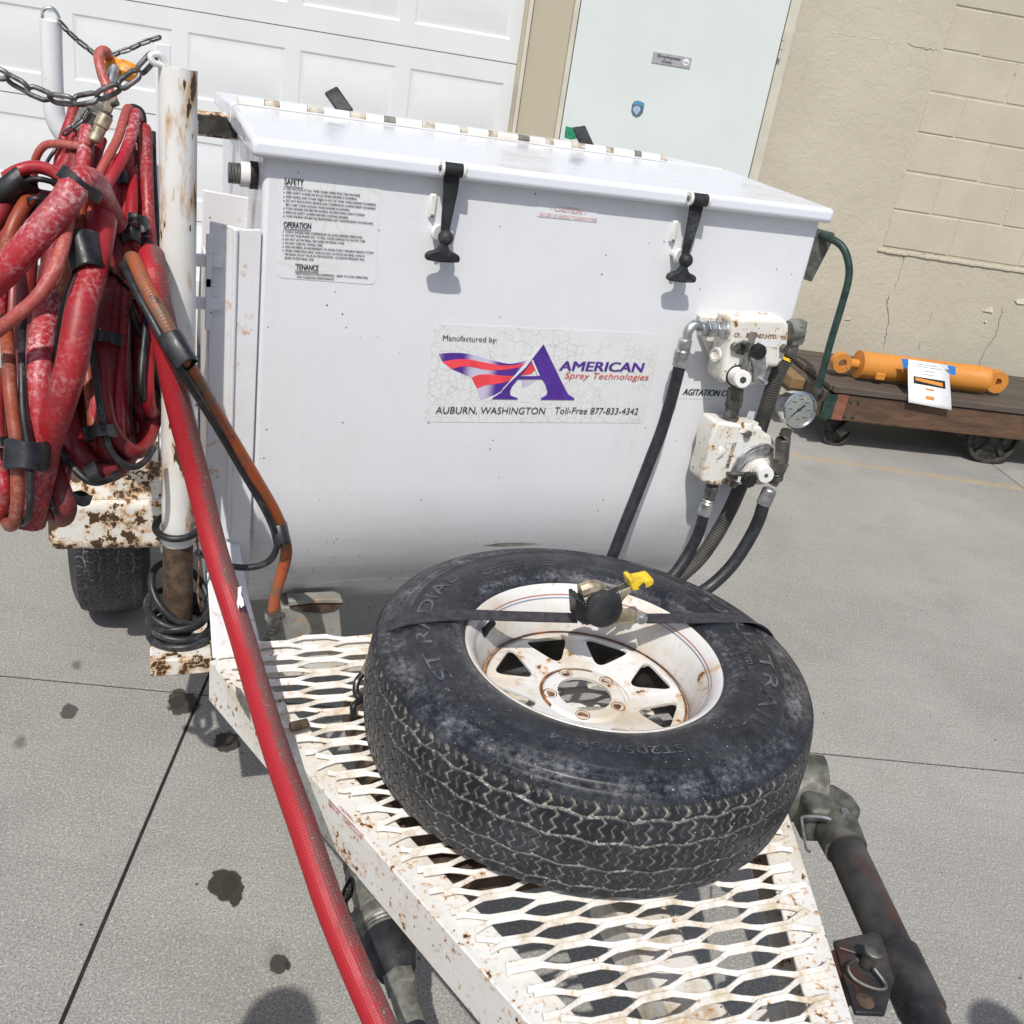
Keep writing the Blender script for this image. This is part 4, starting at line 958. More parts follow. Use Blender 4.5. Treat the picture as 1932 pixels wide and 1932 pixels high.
part('hub_collar', MB().lathe([(.019, -.001), (.019, .008), (.0165, .009)], hub, hub2-hub, n=24), 'valve', v2)
dh = (hub2-hub).normalized(); part('hub_socket', MB().hexa(hub+dh*.040, hub+dh*.0436, .0045), 'darksteel', v2)
part('lever', MB().cyl(at(*zw(1210,1000), Y=VY-.028), at(*zw(705,995), Y=VY-.018), .0046, n=12), 'darksteel', v2)
part('lever_clevis', MB().box(at(*zw(790,1040), Y=VY-.014), (.020, .012, .014)), 'darksteel', v2, bevel=.002)
kc = at(*zw(1010,1060), Y=VY-.030)
kb = MB(); ring = []
for q in range(40):
    a = 2*math.pi*q/40; r_ = .0150 if (q//2) % 2 else .0138; ring.append(kc+Vector((r_*math.cos(a), 0, r_*math.sin(a))))
kb.prism(ring, (0, -.014, 0)); part('knob', kb, 'blackplastic', v2, bevel=.001)
for q, r_ in (((1003,380), .0085), ((795,1140), .0075), ((665,1095), .0065)): c_ = at(*zw(*q), Y=VY); part('bolt', MB().hexa(c_, c_+Vector((0, -.008, 0)), r_), 'darksteel', v2, bevel=.0008)
part('quadrant_stop', MB().cyl(at(*zw(1380,570), Y=VY-.004), at(*zw(1440,605), Y=VY-.02), .0036, n=12), 'zinc', v2)
part('plate_patch', vprism([(880,490),(965,490),(915,745),(825,742)], VY-.0006, .0005, zw), 'sticker', v2, ang=0)
part('relief_strip', vprism([(780,510),(855,515),(735,910),(665,905)], VY-.0006, .0005, zw), 'rim', v2, ang=0)
mb = MB(); put_text(mb, 'BRAND HYD.', at(*zw(735,900), Y=VY-.0008), at(*zw(855,520), Y=VY-.0008), .0085, NF, 0, .02, .0006)
part('raised_lettering', mb, 'rimrust', v2, ang=0)
mb = MB(); put_text(mb, 'MORE', at(*zw(915,900), Y=VY-.0052), at(*zw(1030,770), Y=VY-.0052), .0038, NF, 0, 0, .0006); put_text(mb, 'HAND', at(*zw(945,950), Y=VY-.0052), at(*zw(1060,820), Y=VY-.0052), .0038, NF, 0, 0, .0006)
part('dial_lettering', mb, 'sticker', v2, ang=0)
seg('darksteel', [(712,1205),(705,1245),(690,1300)], [.0135, .0115], v2, 'nipple', [1, 0], VY+.02)
part('crimp_ferrule', MB().lathe([(.0120, 0), (.014, .003), (.012, .006), (.0145, .009), (.0145, .034), (.0125, .036)], at(*z7(692,1290), Y=VY+.02), at(*z7(658,1400), Y=VY+.02)-at(*z7(692,1290), Y=VY+.02), n=20), 'zinc', v2)
h2 = part('hydraulic_hose', MB().tube(hoseY([(660,1390,VY+.02),(625,1510,VY+.02),(560,1640,VY+.015),(470,1770,VY+.005),(380,1850,VY)]), .0115, n=18), 'hydhose', tk)
# gauge stack and right hose
GY = VY-.022
gst = [(1185,850),(1180,890),(1165,905),(1160,965),(1155,1050),(1120,1120),(1115,1165),(1095,1200)]
gr = [.0115, .0125, .0155, .0145, .0175, .0150, .0115]
seg('darksteel', gst, gr, v2, 'gauge_fitting', [1, 0, 1, 1, 1, 0, 1], GY)
part('crimp_ferrule', MB().lathe([(.0120, 0), (.0145, .003), (.0145, .034), (.0125, .036)], at(*z7(1082,1225), Y=GY), at(*z7(1045,1310), Y=GY)-at(*z7(1082,1225), Y=GY), n=20), 'zinc', v2)
h4 = part('hydraulic_hose', MB().tube(hoseY([(1046,1300,GY),(1010,1420,GY-.002),(940,1560,GY-.004),(840,1710,GY-.008),(720,1830,GY-.012),(600,1910,GY-.015)]), .0128, n=18), 'hydhose', tk)
gc = at(*z7(1262,722), Y=GY-.020); gn = Vector((-.12, -.95, .18)).normalized()
pg = part('pressure_gauge', MB().lathe([(.0315, -.030), (.0325, -.026), (.0325, -.002), (.0345, .0), (.0345, .006), (.0315, .007), (.0305, .003)], gc, gn, n=48), 'chrome', tk)
part('dial', MB().lathe([(.0305, .0025), (0.0001, .0025)], gc, gn, n=40), 'dial', pg)
gx = Vector((0, 0, 1)).cross(gn).normalized(); gx = gx if gx.x > 0 else -gx; gy = gn.cross(gx); gy = gy if gy.z > 0 else -gy
def gp(r, a, h=.0032): return gc+gn*h+gx*r*math.cos(a)+gy*r*math.sin(a)
mb = MB()
for q in range(41):
    a = R(225-270*q/40); L = .005 if q % 5 == 0 else .0025
    d = gx*-math.sin(a)+gy*math.cos(a); wd = .00045 if q % 5 == 0 else .0002
    mb.add([gp(.0285, a)-d*wd, gp(.0285, a)+d*wd, gp(.0285-L, a)+d*wd, gp(.0285-L, a)-d*wd], [(0, 1, 2, 3)])
for q, s in enumerate(['0', '500', '1000', '1500', '2000', '2500', '3000']):
    a = R(225-270*q/6); c_ = gp(.0195, a); wd = .0012*len(s)+.0006; put_text(mb, s, c_-gx*wd-gy*.0012, c_+gx*wd-gy*.0012, .0026, gn, 0, .01, .0)
put_text(mb, 'PSI', gp(.0195, R(270))-gx*.0026, gp(.0195, R(270))+gx*.0026, .003, gn, 0, .01, 0)
part('dial_marks', mb, 'ink', pg, ang=0)
a = R(222); d = gx*-math.sin(a)+gy*math.cos(a)
part('needle', MB().add([gp(.026, a, .0042), gp(.004, a, .0042)+d*.0013, gp(.014, a+math.pi, .0042)+d*.0016, gp(.014, a+math.pi, .0042)-d*.0016, gp(.004, a, .0042)-d*.0013], [(0, 1, 2, 3, 4)]).lathe([(.003, .0036), (.003, .0055), (0, .0055)], gc, gn, n=16), 'ink', pg)
# ================================================================ SPARE WHEEL
WC = Vector((.613, 1.042, DZ+.010+.0953))
sw = thing('spare_wheel', 'spare trailer tyre on a white spoked rim lying on the mesh deck', 'wheel', (WC.x, WC.y, DZ+.012))
ty = inst('sidewall', SM, sw, WC); inst('tread', TM, ty, WC)
mb = MB()
def arc_text(s, r0, h, a0, a1, bold=0.0, lift=.0009):
    vs, fs = textpoly(s, 0); x0 = min(v[0] for v in vs); x1 = max(v[0] for v in vs); out = []
    for v in vs:
        t = (v[0]-x0)/(x1-x0); a = a0+(a1-a0)*t; r = r0+h*(v[1]/.7); out.append(WC+Vector((r*math.cos(a), r*math.sin(a), zat(r)+lift)))
    part('sidewall_lettering', MB().add(out, fs), 'tyretext', ty, ang=0)
def ang_of(x, y): q = at(x, y, Z=WC.z+.1); return math.atan2(q.y-WC.y, q.x-WC.x)
def tur(a, ref): 
    while a > ref: a -= 2*math.pi
    return a
a0 = ang_of(835, 1278); a1 = tur(ang_of(858, 1080), a0); arc_text('ST RADIAL', .246, .022, a0, a1, .0)
a0 = ang_of(1285, 1110); a1 = tur(ang_of(1425, 1375), a0); arc_text('SURE TRAIL', .246, .022, a0, a1, .0)
a0 = ang_of(1292, 1405); a1 = tur(ang_of(1036, 1383), a0); arc_text('ST205/75R14', .239, .015, a0, a1, .0)
a0 = ang_of(1365, 1180); a1 = tur(ang_of(1405, 1285), a0); arc_text('STEEL BELTED RADIAL', .226, .009, a0, a1, .01)
a0 = ang_of(1368, 1205); a1 = tur(ang_of(1385, 1270), a0); arc_text('FOR TRAILER USE ONLY', .214, .006, a0, a1)
a0 = ang_of(935, 1085); a1 = tur(ang_of(1000, 1068), a0)
for k, s in enumerate(['LOAD RANGE C', 'MAX LOAD 1760 LBS AT 50 PSI', 'TREAD 4 PLIES SIDEWALL 2 PLIES', 'TUBELESS']): arc_text(s, .246-.009*k, .0055, a0+.02*k, a1, .008)
a0 = ang_of(850, 1225); a1 = tur(ang_of(845, 1175), a0); arc_text('DOT 7D UT', .212, .007, a0, a1)
a0 = ang_of(1020, 1055); a1 = tur(ang_of(1250, 1100), a0)
for k in range(6): arc_text('WARNING SERIOUS INJURY MAY RESULT FROM TYRE FAILURE DUE TO OVERLOADING', .262-.0072*k, .0042, a0, a1, .0)
# rim
rim = part('rim', MB().lathe([(.1845, .062), (.1845, .0685), (.188, .073), (.1925, .074), (.1935, .077), (.1905, .0797), (.1865, .0777), (.1815, .070), (.1765, .063), (.172, .055), (.167, .044), (.163, .026), (.1605, .012), (.158, .003)], WC, n=128, cap=False), 'rim', sw, ang=50)
part('shaded_rim_back', MB().lathe([(.1578, .0025), (.1575, -.045), (.170, -.062), (.186, -.074), (.186, -.079), (.168, -.066), (.154, -.047), (.154, .0005)], WC, n=96, cap=False), 'iron', sw, ang=50)  # darker than the rim: shade behind the spoke holes put in as colour
for r_, z_, mt in ((.1772, .0650, 'pinstripe_red'), (.1745, .0605, 'pinstripe_blue')):
    if mt not in MT: MT[mt] = plain(mt, (.48, .22, .21) if 'red' in mt else (.26, .29, .40), .4, 0, .1, 30)
    part('pinstripe', MB().lathe([(r_-.00035, z_+.0003), (r_+.00035, z_+.0015), (r_+.00035, z_+.0021), (r_-.00035, z_+.0009)], WC, n=128, closed=True), mt, rim)
def tri_hole(a):
    pts = []; c3 = [(.077, 0), (.143, -.30), (.143, .30)]
    P = [Vector((r_*math.cos(a+t), r_*math.sin(a+t), 0)) for r_, t in c3]; out = []
    for i in range(3):
        A, B, C = P[i-1], P[i], P[(i+1) % 3]; e1 = (A-B).normalized()*.021; e2 = (C-B).normalized()*.021
        for t in range(6): q = t/5; out.append(tuple((B+e1*(1-q)**2+e2*q**2)[:2]))
    return out
circ = lambda r_, c_=(0, 0), n=40: [(c_[0]+r_*math.cos(2*math.pi*i/n), c_[1]+r_*math.sin(2*math.pi*i/n)) for i in range(n)]
HDZ = -.018
hol = [tri_hole(ang_of(985, 1222)+k*math.pi/4) for k in range(8)]
LA = math.radians(100)
lug = [circ(.0082, (.0545*math.cos(LA+k*2*math.pi/5), .0545*math.sin(LA+k*2*math.pi/5)), 16) for k in range(5)]
vs, fs = bez2d([circ(.1568, n=96)]+hol+[circ(.069, n=64)], .004)
DSZ = .004
def dome(r): return DSZ+.006-.015*min(1, max(0, (.150-r)/.078))-.006*max(0, (r-.14)/.017)**2
mb = MB(); mb.add([(WC.x+a, WC.y+b, WC.z+c+dome(math.hypot(a, b))) for a, b, c in vs], fs); part('spoke_disc', mb, 'rim', rim, ang=30)
vs, fs = bez2d([circ(.0595, n=64)]+lug+[circ(.0415, n=48)], .005)
mb = MB(); mb.add([(WC.x+a, WC.y+b, WC.z+c+DSZ+.010+HDZ) for a, b, c in vs], fs); part('hub_flange', mb, 'rim', rim, ang=30)
part('hub_step', MB().lathe([(.0715, DSZ+.008), (.067, DSZ+.006), (.063, DSZ+.0115), (.0590, DSZ+.0128)], WC+Vector((0, 0, HDZ)), n=64, cap=False), 'rim', rim, ang=50)
mb = MB()
r2 = random.Random(2)
mb.lathe([(.0640, DSZ+.0118), (.0668, DSZ+.0072), (.0725, DSZ+.0105)], WC+Vector((0, 0, HDZ+.0006)), n=64); mb.f = [f for f in mb.f if len(f) == 4]; mb.f = [f for q, f in enumerate(mb.f) if 2 <= (q % 64) < 27]
part('rust_ring', mb, 'rimrust', rim, ang=0)
for k in range(5):
    a = LA+k*2*math.pi/5; c_ = WC+Vector((.0545*math.cos(a), .0545*math.sin(a), DSZ+.010+HDZ))
    part('lug_seat', MB().lathe([(.0112, .0028), (.0108, .0034), (.0082, .001), (.0076, -.006)], c_, n=20, cap=False), 'rimrust', rim)
mb = MB().lathe([(.1575, DSZ+.004), (.1571, DSZ+.0012), (.1545, DSZ+.0042), (.1515, DSZ+.0064)], WC, n=96, cap=False); part('rust_seam', mb, 'rimrust', rim, ang=60)
va = at(908, 1198, Z=WC.z+.045); vb = at(925, 1180, Z=WC.z+.066)
part('valve_stem', MB().lathe([(.0075, 0), (.0065, .012), (.0055, .016)], va, vb-va, n=14), 'rubber', sw)
part('valve_cap', MB().lathe([(.0058, .016), (.0058, .030), (.005, .032)], va, vb-va, n=14), 'blackplastic', sw)
part('wood_disc', MB().cyl((WC.x-.012, WC.y-.03, DZ+.014), (WC.x-.012, WC.y-.03, DZ+.018), .008), 'tanwood', sw)
# ================================================================ RATCHET STRAP
rs_ = thing('ratchet_strap', 'dark webbing strap with a yellow handled ratchet across the spare wheel', 'strap', (WC.x, 1.2, DZ+.19))
ZT = WC.z+.097
def ribbon(pts, wd, ups, name='webbing', th=.0022):
    P = spline(pts, 6); U = spline(ups, 6); mb = MB(); vs = []
    for i, p in enumerate(P):
        t = (P[min(i+1, len(P)-1)]-P[max(i-1, 0)]).normalized(); u = U[i].normalized(); s = t.cross(u).normalized()*wd/2; u = s.cross(t).normalized()*th/2
        vs += [p-s-u, p+s-u, p+s+u, p-s+u]
    n = len(P); fs = [(4*i+q, 4*i+(q+1) % 4, 4*i+4+(q+1) % 4, 4*i+4+q) for i in range(n-1) for q in range(4)]+[(0, 1, 2, 3), tuple(4*(n-1)+q for q in range(4))]
    return part(name, mb.add(vs, fs), 'webbing', rs_, ang=30)
up = Vector((0, 0, 1))
cl = at(880, 1160, Z=ZT); cr = at(1390, 1166, Z=ZT)
rl_ = at(1085, 1166, Z=ZT-.006); rr_ = at(1215, 1167, Z=ZT-.006)
lo = at(735, 1180, Z=ZT-.012); lo2 = at(716, 1203, Z=ZT-.045); lo3 = at(702, 1235, Z=ZT-.10); lo4 = at(690, 1268, Z=DZ+.06)
ribbon([rl_, cl.lerp(rl_, .4), cl, at(790, 1166, Z=ZT+.001), lo, lo2, lo3, lo4], .026, [up, up, up, up, Vector((-.7, .1, .8)), Vector((-.95, .1, .35)), Vector((-1, 0, .1)), Vector((-1, 0, .2))])
ribbon([rr_, cr.lerp(rr_, .4), cr, at(1425, 1178, Z=ZT-.004), at(1446, 1200, Z=ZT-.03), at(1455, 1230, Z=ZT-.07)], .026, [up, up, up, Vector((.4, .5, .8)), Vector((.8, .6, .3)), Vector((.9, .5, 0))])
mb = MB().tube([at(*zm(860,1560,1000,902)(*q), Z=DZ+zq) for q, zq in [((300,800),.06),((210,920),.05),((190,1080),.04),((230,1180),.035),((330,1200),.03),((160,1300),.03),((150,1420),.02),((140,1540),.005)]], .0052, n=10)
part('hook', mb, 'blackplastic', rs_)
part('strap_tag', MB().prism([at(*zm(860,1560,1000,902)(*q), Z=DZ+.075) for q in [(380,480),(470,475),(420,600),(330,820),(270,780)]], (0, 0, .002)), 'brass', rs_)
zk = zm(1380, 1380, 1720, 1932); KZ = WC.z+.101
def K(x, y, dz=0): return at(*zk(x, y), Z=KZ+dz)
def Kf(x, y, dd=0):   # plane of the ratchet's side cheek, facing the viewer
    r = ray(*zk(x, y)); k0 = K(700, 1000); yv = k0.y-dd; k = yv/r.y; return r*k+Vector((0, 0, H))
def kprism(pts, dd, th, mat, name, bev=.001): return part(name, MB().prism([Kf(a, b, dd) for a, b in pts], (0, th, 0)), mat, rs_, bevel=bev)
kprism([(460,700),(560,620),(880,600),(920,780),(1160,840),(1290,870),(1330,940),(1290,1000),(1170,1015),(760,1025),(520,1035),(430,960)], .0, .003, 'brass', 'side_cheek')
kprism([(460,700),(560,620),(880,600),(920,780),(1160,840),(1290,870),(1330,940),(1290,1000),(1170,1015),(760,1025),(520,1035),(430,960)], -.026, .003, 'brass', 'side_cheek')
part('spool', MB().cyl(Kf(720,800,0), Kf(720,800,-.024), .020, n=24), 'webbing', rs_)
kc = Kf(715, 790, .004); part('wound_knob', MB().lathe([(.0295, 0), (.0305, .003), (.029, .008), (.022, .0115), (.008, .013), (0, .013)], kc, (-.10, -1, .12), n=32), 'rubber', rs_)
part('ribbed_grip', (lambda mb: [mb.beam(Kf(310+42*q, 590+30*q, -.004), Kf(330+42*q, 905+20*q, -.004), .006, .030, (0, 1, 0)) for q in range(4)] and mb)(MB()), 'blackplastic', rs_, bevel=.0015)
kprism([(340,960),(550,975),(540,1035),(440,1030)], .002, .02, 'blackplastic', 'pawl')
part('handle_plate', MB().prism([Kf(a, b, -.004) for a, b in [(890,600),(1110,500),(1130,570),(1050,640),(990,720),(950,765),(900,760)]], (0, .002, 0)), 'brass', rs_, bevel=.0006)
part('handle_plate', MB().prism([Kf(a, b, -.024) for a, b in [(800,540),(1080,420),(1130,500),(1050,600),(900,690)]], (0, .002, 0)), 'darksteel', rs_, bevel=.0006)
part('handle_grip', MB().prism([Kf(a, b, .002) for a, b in [(1100,400),(1160,375),(1200,420),(1340,395),(1420,370),(1460,410),(1450,470),(1390,510),(1260,540),(1180,570),(1135,540)]], (0, .026, 0)), 'yellow', rs_, bevel=.004, seg=3)
part('grip_hole', MB().cyl(Kf(1280,480,.0035), Kf(1280,480,-.002), .0055, n=14), 'blackplastic', rs_)
for q in ((965,575), (480,735), (490,905), (905,825)): part('rivet', MB().ball(Kf(*q, .003), .0035, 10), 'zinc', rs_)
part('strap_bolt', MB().lathe([(.0095, 0), (.0095, .004), (.006, .005), (.006, .009), (0, .009)], Kf(1265,935,.001), (0, -1, .1), n=20), 'zinc', rs_)
part('strap_roll', MB().tube([Kf(a, b, -.012) for a, b in [(400,560),(460,540),(540,510),(620,510),(680,540)]], .012, n=10), 'brass', rs_)
# ================================================================ TRAILER JACK
jk = thing('trailer_jack', 'black rusty tube jack swung flat beside the right deck rail', 'trailer jack', (.95, .7, .46))
JZ = .5
J0 = at(1588, 1585, Z=JZ); J1 = at(1775, 1990, Z=JZ); jd = (J1-J0).normalized(); js = Vector((-jd.y, jd.x, 0)); js = js if js.x > 0 else -js
part('jack_tube', MB().cyl(J0, J1+jd*.25, .0285, n=36), 'jackblack', jk)
mb = MB().lathe([(.0325, .02), (.0345, -.005), (.036, -.035), (.031, -.045), (.0, -.046)], J0, jd, n=28)
part('foot_collar', mb, 'jackcast', jk)
JY = J0-jd*.052
part('yoke', MB().prism([JY+js*a+jd*b+Vector((0, 0, -.034)) for a, b in [(-.050, .030), (-.052, -.015), (-.030, -.045), (.012, -.045), (.036, -.020), (.040, .010), (.030, .025)]], (0, 0, .066)), 'jackcast', jk, bevel=.010, seg=3)
fc = JY-jd*.062-js*.026
part('foot_cup', MB().lathe([(.053, .030), (.056, .028), (.056, -.030), (.052, -.032), (.048, -.026), (.048, .026)], fc, (-js*.9-jd*.15+Vector((0, 0, -.12))), n=36, closed=True), 'jackcast', jk)
part('foot_disc', MB().lathe([(.043, .02), (0.001, .02)], fc, (js*.9+jd*.15), n=36), 'iron', jk)
pc = J0-jd*.02+Vector((0, 0, .034))
part('pin_head', MB().cyl(pc, pc+Vector((0, 0, .008)), .0062, n=14), 'zinc', jk)
part('pin_wire', MB().tube([at(*zm(1860,1860,2560,1932)(*q), Z=JZ+.04) for q in [(600,520),(560,508),(480,500),(405,505),(400,540),(415,640),(430,720),(455,745)]], .0022, n=8), 'zinc', jk)
zj = zm(1860, 1860, 2560, 1932)
PZj = JZ+.030
part('mount_plate', MB().prism([at(*zj(*q), Z=PZj) for q in [(620,1355),(900,1290),(950,1320),(1040,1620),(975,1860),(770,1850),(690,1600)]], (0, 0, -.007)), 'jackblack', jk, bevel=.0015)
part('mount_plate', MB().prism([at(*zj(*q), Z=PZj) for q in [(640,1405),(940,1440),(955,1490),(900,1500),(650,1420)]], (0, 0, .004)), 'jackblack', jk, bevel=.0015)
pc = at(*zj(845,1520), Z=PZj+.004)
part('lock_pin', MB().lathe([(.009, 0), (.009, .024), (.0125, .024), (.0125, .029), (.011, .030), (0, .030)], pc, (0, -.06, 1), n=20), 'darksteel', jk)
part('pin_bail', MB().tube([at(*zj(*q), Z=PZj+zq) for q, zq in [((785,1490),.016),((720,1530),.014),((740,1600),.008),((820,1660),.006),((930,1695),.006),((980,1680),.008),((960,1630),.010),((900,1550),.014)]], .0026, n=8), 'darksteel', jk)
part('plate_hole', MB().lathe([(.0115, .0008), (.009, .0011), (0, .0006)], at(*zj(835,1775), Z=PZj), (0, 0, 1), n=18), 'rustpipe', jk)
jm = J0+jd*.42
part('clamp_band', MB().lathe([(.0285, 0), (.0315, .001), (.0315, .085), (.0285, .086)], at(1690,1800,Z=JZ), jd, n=32), 'jackblack', jk)
part('mount_bracket', MB().beam(at(*zj(700,1600), Z=PZj-.03), at(*zj(600,1650), Z=PZj-.03), .05, .05), 'jackblack', jk, bevel=.002)
# ================================================================ HOSE COUPLING under the left rail
cp = thing('hose_coupling', 'greasy dark steel pipe coupling hanging below the left deck rail', 'coupling', (.3, 1.0, .34))
ca = at(684, 1610, Z=.375); cb = at(780, 1940, Z=.36); cd = cb-ca; Lc = cd.length
def cp_l(prof, name, mat, n=36): part(name, MB().lathe([(r_, t*Lc) for r_, t in prof], ca, cd, n=n), mat, cp)
cp_l([(.028, -.5), (.030, .02), (.034, .05), (.034, .10)], 'pipe_neck', 'jackcast')
cp_l([(.0330, .10), (.036, .13), (.036, .20), (.033, .21), (.033, .30), (.035, .32), (.035, .36)], 'cam_body', 'castgrey')
cp_l([(.0375, .36), (.0405, .37), (.0405, .385), (.039, .39), (.041, .40), (.041, .455), (.038, .465)], 'coupling_collar', 'castgrey')
cp_l([(.0375, .465), (.036, .475), (.0375, .485), (.036, .495), (.0375, .505), (.033, .52)], 'threaded_ring', 'darksteel')
cp_l([(.034, .505), (.0365, .53), (.036, .60), (.030, .67), (.026, .72), (.022, .735)], 'rubber_boot', 'rubber')
cp_l([(.0235, .735), (.0235, .80), (.019, .81)], 'hose_nut', 'castgrey', 6)
cp_l([(.0175, .81), (.0175, 1.0)], 'hose_shank', 'castgrey')
cp_l([(.0170, 1.0), (.0170, 1.6)], 'hose_end', 'hydhose')
part('cam_lever', MB().tube([at(*zr(*q), Z=.40) for q in [(440,1010),(390,1080),(350,1060),(320,980),(335,900),(375,880)]], .006, n=10), 'castgrey', cp)
part('pull_ring', MB().tube([at(*zr(*q), Z=.405) for q in [(375,900),(390,830),(385,760),(350,800),(315,880),(305,960),(330,950)]], .0026, n=8, closed=True), 'blackplastic', cp)
